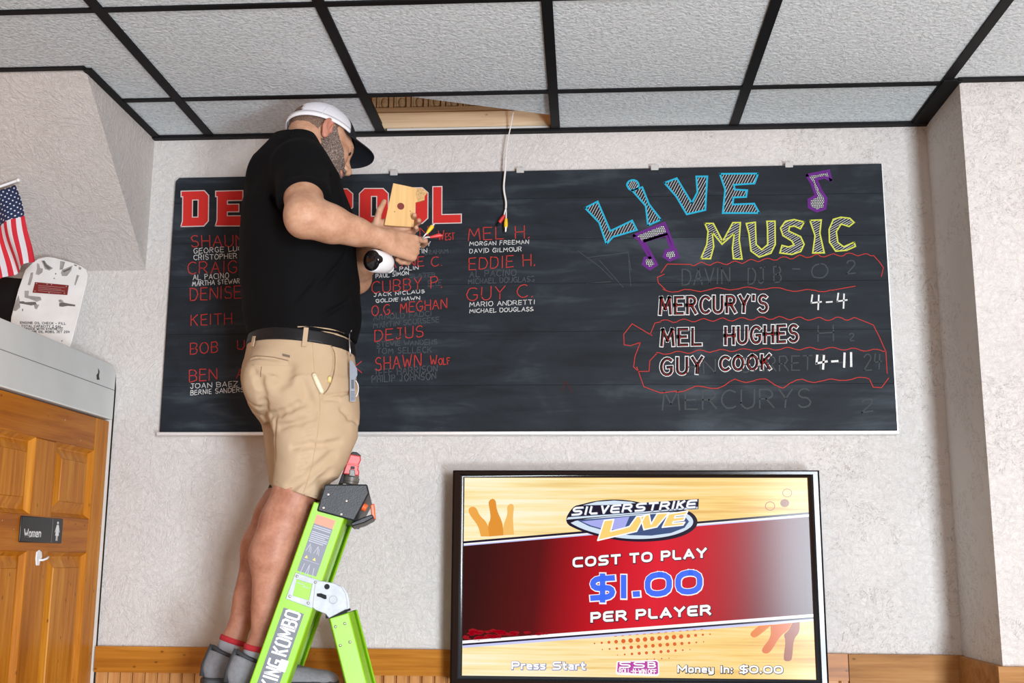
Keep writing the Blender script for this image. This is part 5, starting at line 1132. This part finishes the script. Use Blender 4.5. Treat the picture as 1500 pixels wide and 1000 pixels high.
def solid(o, t): s = o.modifiers.new('thick', 'SOLIDIFY'); s.thickness = t; s.offset = 1; return o
ks = np.linspace(0, 1, 20); fa = math.radians(56)
mesh_w = flat('white_cap_mesh', (.76, .76, .80), .75, bump=.0012, bscale=420)
hole = lambda u, k: abs(u-math.pi) < math.radians(34)*math.sqrt(max(0, 1-(k/.42)**2)) and k > .13
cap_ = solid(obj('cap', crown_part(np.linspace(fa, 2*math.pi-fa, 64), ks, hole), mesh_w, man, True, fix=False), .0022)
navy = flat('dark_cap_twill', (.010, .012, .017), .65, spec=.25, bump=.0004, bscale=500)
solid(obj('front_panel', crown_part(np.linspace(-fa, fa, 28), ks, None, .0008), navy, cap_, True, fix=False), .0026)
obj('button', MB().sphere(crown(0, 1, .002), (.007, .007, .005), 8), navy, cap_, True)
for u in (math.radians(110), math.radians(250), math.pi): obj('seam', MB().tube([crown(u, k, .0026) for k in np.linspace(.45 if u == math.pi else 0, .98, 14)], .0013, 6), mesh_w, cap_, True)
obj('sweatband', MB().grid([[crown(u, k, .0029) for k in (0, .05, .10)] for u in np.linspace(fa, 2*math.pi-fa, 60)], thick=.0006), flat('white_band', (.78, .78, .80), .7), cap_, True)
VG = []
for u in np.linspace(math.radians(-66), math.radians(66), 29):
    b_ = CC+CRd*np.array([math.cos(math.asin((rim(u)-CC[2])/CRd[2]))*math.cos(u), math.cos(math.asin((rim(u)-CC[2])/CRd[2]))*math.sin(u), 0]); b_[2] = rim(u)
    Lv = .070*max(0, math.cos(u*1.32))**.42; row = []
    for s in np.linspace(0, 1, 9):
        q = b_+np.array([Lv*s, b_[1]*.10*s, .012*s-.34*s*b_[1]**2/.085]); row.append(hw_(q))
    VG.append(row)
vis = obj('visor', MB().grid(VG, thick=.0035), navy, cap_, 50)
# ---- t-shirt
armdir = nrm(elR-shR); armL = nrm(elL-shL); hemR = shR+(elR-shR)*.64; hemL = shL+(elL-shL)*.55
def shirt_out(p):
    d = torso(p, .004); d = smin(d, rc(p, shR-EV*.012, shL-EV*.012, .062, .062), .045)
    d = smin(d, rc(p, P(424, 226, 0), P(407, 252, 0), .052, .082), .05)
    sR = rc(p, shR, shR+(elR-shR)*.95, .073, .0775); sR = smax(sR, (p-hemR)@armdir.astype(np.float32), .004)
    sL = rc(p, shL, shL+(elL-shL)*.95, .070, .070); sL = np.maximum(sL, (p-hemL)@armL.astype(np.float32))
    d = smin(d, sR, .035); d = smin(d, sL, .035)
    w_ = wrink(p, 17., (1, 1, 1.3)); d = d+.0026*w_+.0012*wrink(p, 42., (1, 1, .6))
    for a, b, r_ in ((P(455, 262, -.20), P(500, 300, -.08), .006), (P(440, 300, -.1), P(500, 345, -.12), .006), (P(400, 290, -.15), P(425, 330, -.2), .007), (P(470, 420, -.19), P(505, 375, -.14), .006), (P(430, 440, -.19), P(470, 395, -.19), .005), (P(462, 470, -.2), P(512, 440, -.13), .005), (P(455, 245, -.23), P(480, 258, -.18), .004)):
        d = smax(d, -(rc(p, a, b, r_, r_*.6)), .014)
    return d
zw = P(440, 481, -.19)[2]
def shirt_d(p):
    d0 = shirt_out(p); d = np.maximum(d0, -(d0+.0075)); nk = neck_d(p)-.012
    d = smax(d, -smin(nk, rc(p, P(452, 200, -.045), P(484, 240, -.045), .058, .052), .02), .003)
    s_ = (p-M0.astype(np.float32))@EV.astype(np.float32); hem = (zw-.006-.10*(s_-.05))-p[:, 2]
    return np.maximum(d, hem)
shm = flat('black_jersey', (.0032, .0032, .0038), .85, spec=.12, bump=.0004, bscale=700)
V, Q = surfnet(shirt_d, np.array([-1.25, -1.1, zw-.08]), np.array([-.25, -.05, 2.95]), .0038); V = relax(V, Q, 1)
shirt = meshobj('t_shirt', V, Q, shm, man)
def trace(x, y, fn, t0=-.5, lift=0.):
    d = ray(x, y); d = d/np.linalg.norm(d); q = P(x, y, t0)
    for _ in range(90):
        s = float(fn(q[None].astype(np.float32))[0])
        if s < 3e-4: break
        q = q+d*max(s, .0004)*.8
    return q-d*lift
def strip(name, px, fn, r, m, parent, n=5, lift=0., flatk=None):
    pts = smooth_path([np.array([x, y, 0]) for x, y in px], n); return obj(name, MB().tube([trace(q[0], q[1], fn, lift=lift) for q in pts], r, 6), m, parent, True)
# ---- shorts
nleg = Sweep([(560, 372, 524, .098), (600, 391, 526, .098), (640, 401, 524, .096), (680, 402, 507, .094), (699, 400, 496, .093), (712, 398, 476, .092), (760, 397, 470, .090)], -.085)
fleg = Sweep([(560, 368, 515, .098), (600, 381, 505, .098), (640, 386, 500, .096), (680, 391, 490, .094), (712, 395, 482, .092), (760, 397, 472, .088)], .092)
gl = [(P(392, 556, -.088), (.070, .085, .085)), (P(390, 552, .088), (.070, .085, .085))]
hz0 = P(402, 713, -.085); hz1 = P(466, 732, -.15); hs = (hz1[2]-hz0[2])/((hz1-hz0)@EV); fz0 = P(398, 712, .092)
def shorts_base(p):
    d = pelvis(p)
    for c, r_ in gl: d = smin(d, ell(p, c, r_), .04)
    return smin(d, np.minimum(nleg(p), fleg(p)), .016)
GRV = []
for px_, r_, k_ in (([(396, 608), (410, 605), (425, 599), (438, 592), (445, 592)], .0095, .012), ([(384, 580), (386, 590), (388, 600), (386, 613)], .008, .016), ([(365, 590), (376, 597), (386, 599)], .0065, .010), ([(369, 601), (380, 607)], .005, .010), ([(402, 612), (402, 640), (403, 672)], .005, .010),
    ([(476, 580), (500, 577), (523, 574)], .0045, .010), ([(474, 585), (496, 586)], .0035, .010), ([(424, 716), (455, 694), (488, 664)], .008, .022), ([(446, 722), (470, 704), (484, 690)], .006, .018), ([(466, 652), (482, 650), (497, 646)], .0055, .014), ([(430, 655), (455, 650), (462, 652)], .004, .016),
    ([(372, 545), (378, 556), (384, 566)], .005, .016), ([(383, 553), (379, 563), (386, 575)], .005, .016), ([(424, 540), (418, 556), (408, 566)], .006, .03), ([(486, 506), (490, 520), (489, 540), (484, 558), (477, 571)], .0042, .005), ([(368, 525), (384, 523.5), (404, 526), (421, 529.5)], .0026, .004),
    ([(445, 560), (450, 580), (458, 592)], .005, .02), ([(410, 625), (440, 618), (458, 612)], .004, .02), ([(500, 600), (512, 612), (524, 618)], .004, .014)):
    for a_, b_ in zip(px_[:-1], px_[1:]): GRV.append((trace(a_[0], a_[1], shorts_base), trace(b_[0], b_[1], shorts_base), r_, k_))
for y_ in (604, 613, 624, 634, 656, 668, 679, 690, 700):
    x_ = 466-(y_-600)*.20; GRV.append((trace(x_-12, y_+1.5, shorts_base), trace(x_-2, y_-1, shorts_base), .0036, .007))
def shorts_out(p):
    d = shorts_base(p)
    m = np.abs(d) < .05
    if m.any():
        q = p[m]; e = d[m]
        for a_, b_, r_, k_ in GRV: e = smax(e, -rc(q, a_, b_, r_, r_*.8), k_)
        d = d.copy(); d[m] = e
    return d+.0020*wrink(p, 15., (1, 1, .8))+.0010*wrink(p, 48.)
def waist_z(p): s_ = (p-M0.astype(np.float32))@EV.astype(np.float32); return P(443, 478, -.19)[2]-.10*(s_+.0)
def shorts_d(p):
    d0 = shorts_out(p); d = np.maximum(d0, -(d0+.0075)); s_ = (p-M0.astype(np.float32))@EV.astype(np.float32); nn_ = (p-M0.astype(np.float32))@NV.astype(np.float32)
    hem = (hz0[2]+hs*(s_-(hz0-M0)@EV))*np.ones(len(p)); hemf = fz0[2]+hs*(s_-(fz0-M0)@EV); hem = np.where(nn_ < 0, hem, hemf)
    return np.maximum(np.maximum(d, hem-p[:, 2]), p[:, 2]-waist_z(p)-.004)
kh = NT('khaki_twill'); f_ = kh.noise(kh.map(), 5, 3); kh.l(kh.ramp(f_, [(.35, (.45, .325, .20)), (.65, (.52, .385, .25))]), kh.b.inputs['Base Color']); kh.set(Roughness=.85); kh.b.inputs['Specular IOR Level'].default_value = .2; kh.bump(kh.noise(kh.map(), 600, 2), .0005); kh = kh.m
V, Q = surfnet(shorts_d, np.array([-1.3, -1.1, 1.68]), np.array([-.3, -.05, 2.35]), .0036); V = relax(V, Q, 1)
shorts = meshobj('shorts', V, Q, kh, man)
def belt_d(p):
    d0 = pelvis(p, .0045); d0 = d0+.0012*wrink(p, 9.); wz = waist_z(p); return np.maximum(np.maximum(d0, -(d0+.012)), np.maximum(p[:, 2]-wz+.0015, wz-.0375-p[:, 2]))
V, Q = surfnet(belt_d, np.array([-1.2, -1.0, 2.0]), np.array([-.35, -.05, 2.35]), .0032); belt = meshobj('belt', V, Q, flat('black_leather_belt', (.007, .007, .008), .5, spec=.3, nscale=60, namt=.2), man)
beltf = lambda p: np.maximum(pelvis(p, .0052), -1)
seam = flat('khaki_stitch', (.50, .36, .22), .85); dark_seam = flat('khaki_seam_shadow', (.24, .16, .09), .9)
def loop_(px0, px1, wpx):
    a, b = np.array(px0, float), np.array(px1, float); m_ = MB(); rows = []
    for k in np.linspace(0, 1, 7):
        c = a+(b-a)*k; rows.append([trace(c[0]+o, c[1], lambda p: np.minimum(beltf(p), shorts_out(p)), lift=.0012) for o in (-wpx/2, -wpx/6, wpx/6, wpx/2)])
    return obj('belt_loop', m_.grid(rows, thick=-.002), kh, shorts, 40)
strip('waistband', [(436, 478.5), (452, 478.2), (470, 480), (490, 483.5), (509, 490)], beltf, .0022, kh, shorts)
loop_((449, 477), (445.5, 507), 7); loop_((372, 492), (368.5, 507), 4)
strip('side_seam', [(468, 575), (469, 600), (466, 630), (461, 660), (455, 690), (448, 712), (443, 724)], shorts_out, .0012, seam, shorts)
strip('side_seam', [(458, 500), (459, 520), (461, 545), (464, 560)], shorts_out, .0011, seam, shorts)
strip('pocket_edge', [(482, 502), (487, 510), (490.5, 520), (490, 540), (486, 557), (480, 570), (474, 577)], shorts_out, .0016, dark_seam, shorts)
strip('back_pocket', [(368, 523.5), (374, 521.5), (384, 521.5), (400, 523), (412, 525.5), (422, 528)], shorts_out, .0015, dark_seam, shorts)
strip('pocket_stitching', [(422, 525), (424, 529), (422, 535), (410, 535), (390, 535), (370, 534)], shorts_out, .0009, seam, shorts)
strip('pocket_dart', [(383, 537), (382, 545), (382, 552)], shorts_out, .0011, dark_seam, shorts)
strip('hem_stitching', [(405, 705), (420, 713), (440, 722), (463, 726)], shorts_out, .0009, seam, shorts)
rows = [[trace(x+dx, y+dy, shorts_out, lift=.0008) for dx in (0, 4, 8, 12)] for (x, y), dy in (((413, 518), 0), ((412.5, 521.5), 0))]
rows = [[trace(413.5+11*k, 517.5+2.6*k+v, shorts_out, lift=.0009) for k in np.linspace(0, 1, 4)] for v in (0, 3.6)]
obj('brand_tab', MB().grid(rows, thick=-.0006), flat('taupe_tab', (.16, .115, .085), .8), shorts)
# ---- shoes and socks
grey = flat('grey_shoe_mesh', (.20, .20, .21), .8, nscale=90, namt=.12, bump=.0012, bscale=380); char = flat('charcoal_rubber', (.035, .038, .042), .6); lace = flat('dark_laces', (.05, .055, .06), .8); redk = flat('red_sock_band', (.48, .02, .03), .85); gsk = flat('grey_sock', (.33, .34, .36), .9)
for an in (anL, anR):
    o0 = np.array([an[0], an[1], Z_SOLE])-FW*.004; Rf = np.stack([FW, np.cross(ZV, FW), ZV], 1); loc = lambda p: ((p-o0)@Rf).astype(np.float32); wld = lambda q: o0+np.asarray(q, float)@Rf.T
    def shoe_d(p):
        q = loc(p); d = ell(q, (-.022, 0, .052), (.056, .040, .056)); d = smin(d, rc(q, (.02, 0, .055), (.125, 0, .028), .041, .033), .03); d = smin(d, ell(q, (.168, 0, .026), (.068, .046, .028)), .03)
        d = smin(d, rc(q, (-.018, 0, .07), (-.022, 0, .10), .039, .037), .02); d = smin(d, ell(q, (.06, 0, .085), (.045, .026, .026)), .02)
        d = smax(d, q[:, 2]-(.098-.42*(q[:, 0]+.05)*(q[:, 0] < .03)-.034*(q[:, 0] >= .03)+.0*q[:, 0]), .006)
        d = smax(d, -rc(q, (-.012, 0, .06), (-.012, 0, .16), .031, .036), .004); return np.maximum(d, .012-q[:, 2])
    V, Q = surfnet(shoe_d, o0-np.array([.22, .22, 0]), o0+np.array([.32, .3, .14]), .0032); V = relax(V, Q, 1); sh = meshobj('shoe', V, Q, grey, man)
    so = [(x, y) for x, y in [(-.082, 0), (-.076, .028), (-.05, .040), (.02, .038), (.09, .045), (.15, .050), (.20, .042), (.235, .018), (.238, 0)]]; so = so+[(x, -y) for x, y in so[-2:0:-1]]
    bevel(obj('sole', MB().prism([wld((x, y, 0)) for x, y in so], ZV*.026), char, sh), .006)
    cr_ = []
    for k in np.linspace(0, 2*math.pi, 41): x = -.012-.040*math.cos(k); y = .0365*math.sin(k); cr_.append(wld((x, y, .100-.42*(x+.05)+.008*max(0, math.cos(k))**4)))
    obj('collar', MB().tube(cr_, .0065, 8, cap=False), char, sh, True)
    obj('heel_tab', MB().tube([wld((-.055, 0, .115)), wld((-.062, 0, .095)), wld((-.074, 0, .06)), wld((-.078, 0, .03))], [.006, .008, .009, .008], 8), char, sh, True)
    m_ = MB()
    for k in range(5):
        x = .052+k*.021; z = .106-k*.0150; m_.tube([wld((x, -.026, z-.020)), wld((x+.006, -.012, z-.003)), wld((x+.008, .012, z-.003)), wld((x+.006, .026, z-.020))], .0032, 6)
    obj('laces', m_, lace, sh, True)
    axl = nrm((knR-anR) if an is anR else (knL-anL)); s0 = an-axl*.01
    sk_ = obj('sock', MB().tube([np.array([an[0], an[1], Z_SOLE+.05])+FW*.004, s0-axl*.02, s0, s0+axl*.014], [.037, .0385, .0385, .0372], 20), gsk, man, True)
    obj('sock_band', MB().tube([s0+axl*.008, s0+axl*.010, s0+axl*.022, s0+axl*.024], [.037, .0398, .0398, .037], 20), redk, sk_, True)
# knee brace edge peeking under the far hem
obj('knee_strap', MB().tube([knL+(anL-knL)*.02, knL+(anL-knL)*.03, knL+(anL-knL)*.10, knL+(anL-knL)*.11], [.060, .0645, .0645, .060], 24), flat('black_strap', (.01, .01, .011), .8), man, True)

# ================================================================== things he holds or carries
TB = -.128
wb = thing('wood_plate', 'pale wooden plate with a red hole and torn corner held in his left hand', 'board', P(585, 330, TB))
wp_ = [(576, 268), (600, 273), (611, 275.5), (617, 275), (626.5, 281), (622, 287), (622, 292.5), (609, 296), (606, 332.5), (563, 329.5)]
ply = wood('pale_plywood', (.60, .36, .14), (.70, .45, .19), (.76, .52, .25), 2, .7, .7, False, 0)
bevel(obj('plate_board', MB().prism([P(x, y, TB) for x, y in wp_], NV*.009), ply, wb), .001)
obj('torn_corner', MB().prism([P(x, y, TB-.0008) for x, y in ((611, 276), (617, 275.5), (626, 281), (621.5, 287), (621.5, 292), (612, 294.5), (609, 284))], NV*.0008), flat('torn_fibre', (.50, .31, .13), .9, nscale=220, namt=.35), wb)
hc_ = P(587, 302, TB)
def disc(c, r, k, n=20): return [c+EV*r*math.cos(t)+ZV*r*math.sin(t)-NV*k for t in np.linspace(0, 2*math.pi, n+1)[:-1]]
obj('hole', MB().prism(disc(hc_, .0105, .0006), NV*.0006), flat('hole_red_brown', (.17, .022, .012), .7), wb)
for x, y in ((578, 310), (601, 309)): obj('screw_hole', MB().prism(disc(P(x, y, TB), .0016, .0005, 8), NV*.0005), flat('hole_brown', (.14, .07, .03), .8), wb)

sc_ = thing('security_camera', 'white security camera with black face hanging under the right hand', 'camera', P(552, 383, -.20))
ca = nrm(EV*.66+NV*.72+ZV*.10); c0 = P(548, 382, -.215); whp = flat('camera_white', (.80, .81, .82), .3); bkg = flat('camera_black_glass', (.004, .004, .005), .12)
def along(k): return c0+ca*k
obj('housing', MB().tube([along(-.010), along(-.007), along(.0), along(.030), along(.050), along(.060), along(.062)], [.028, .0315, .033, .0325, .030, .026, .02], 28), whp, sc_, 50)
cu = nrm(np.cross(ca, ZV)); cv = np.cross(cu, ca)
obj('front_glass', MB().sphere(along(-.010), (.029, .030, .014), 14, ax=[cu, cv, ca]), bkg, sc_, True)
obj('lens_hood', MB().sphere(along(-.006)+cu*.017-cv*.010*0, (.0165, .0165, .016), 12), bkg, sc_, 50)
obj('mount_foot', MB().tube([along(.054)-cv*.004, along(.072)-cv*.012+NV*.01], [.016, .014], 16), whp, sc_, 50)
tipR = finR[2][1]; pin = tipR-ZRh*.006
obj('cable', MB().tube(smooth_path([along(.060), along(.068)+NV*.03, _w+XRh*.055-ZRh*.058, _w+XRh*.085-ZRh*.045+YRh*.014, pin]), .0022, 8), wc, sc_, True)
ty = P(634, 330.5, -.175); tr_ = P(645, 345, -.175)
obj('cable', MB().tube(smooth_path([pin-XRh*.012, P(621, 346, -.178), P(626, 341, -.175)], 5), .0020, 8), wc, sc_, True); obj('cable', MB().tube(smooth_path([pin-XRh*.012, P(622, 348.5, -.178), P(630, 347.3, -.175)], 5), .0020, 8), wc, sc_, True)
obj('yellow_plug', MB().tube([P(625, 342, -.175), P(628, 338, -.175), P(632, 333, -.175), P(633.5, 331, -.175)], [.003, .0052, .0062, .0058], 12), yp_, sc_, 50)
obj('plug_tip', MB().tube([P(633.2, 331.4, -.175), P(635.6, 328.4, -.175)], [.0042, .0042], 12), MT['steel'], sc_, 50)
obj('red_plug', MB().tube([P(629.5, 347.4, -.175), P(636, 346.2, -.175), P(642, 345, -.175), P(645.5, 344.6, -.175)], [.003, .0050, .0064, .0060], 12), rp_, sc_, 50)
obj('plug_tip', MB().tube([P(645, 344.8, -.175), P(648, 345, -.175)], [.0042, .0042], 12), flat('red_socket', (.40, .02, .02), .4), sc_, 50)

kf = thing('pocket_knife', 'cream-handled pocket knife clipped to the front pocket of his shorts', 'knife', trace(466, 560, shorts_out))
cream = flat('cream_handle', (.74, .66, .45), .35)
obj('handle', MB().tube([trace(x, y, shorts_out, lift=.004) for x, y in ((459, 547), (460, 549), (465, 560), (471, 573), (472.5, 576))], [.004, .0065, .0075, .0070, .004], 10), cream, kf, True)
obj('pivot_pin', MB().sphere(trace(460.5, 550, shorts_out, lift=.011), .0018, 6), MT['steel'], kf, True)
pk = obj('marker', MB().tube([trace(482.5, 551, shorts_out, lift=.003), trace(483, 553, shorts_out, lift=.004), trace(482, 560, shorts_out, lift=.002)], [.0035, .006, .006], 10), flat('yellow_marker', (.74, .56, .22), .4), None, True, origin=trace(482, 556, shorts_out))
tag(pk, 'yellowish marker end peeking out of his shorts pocket, right of the cream knife', 'marker')
idt_ = thing('hanging_tag', 'grey barcoded tag hanging on a clip from the front of his belt', 'tag', trace(514, 495, beltf))
bf = lambda p: np.minimum(beltf(p), shorts_out(p))
pp_ = [trace(512, 484, bf, lift=.012), trace(511.5, 492, bf, lift=.010), trace(512, 505, bf, lift=.008)]; tq = trace(513, 540, shorts_out, lift=.008); tdep = float((tq-M0)@NV)-.030
Pt = lambda x, y: P(x, y, tdep)
obj('clip', MB().tube([pp_[0]-EV*.006, pp_[0]+ZV*.004, pp_[0]+EV*.006, pp_[0]-ZV*.008, pp_[0]-EV*.006], .0014, 6).tube([pp_[0], pp_[1], Pt(512, 505), Pt(513.5, 522)], .0022, 6), MT['steel'], idt_, True)
tg = obj('tag_sleeve', MB().prism([Pt(x, y) for x, y in ((512, 529), (515, 527), (523, 540), (523.5, 549), (520, 556), (520.5, 588), (512.5, 588))], NV*.0022), flat('grey_tag', (.17, .19, .23), .3), idt_)
obj('tag_window', MB().prism([P(x, y, tdep-.0006) for x, y in ((514.5, 556), (518.5, 556), (518.8, 569), (514.8, 569))], NV*.0006), flat('tag_dark', (.02, .025, .04), .3), idt_)
m_ = MB()
for k in range(7): m_.prism([P(x, y, tdep-.0006) for x, y in ((513.6, 573+k*2), (519.8, 573+k*2), (519.8, 574+k*2), (513.6, 574+k*2))], NV*.0005)
obj('tag_bars', m_, flat('tag_bar', (.04, .045, .06), .4), idt_)
obj('white_loop', MB().tube(smooth_path([Pt(521, 557), Pt(524.5, 564), Pt(524.5, 574), Pt(521.5, 581)]), .0016, 6), flat('pale_cord', (.62, .62, .60), .5), idt_, True)
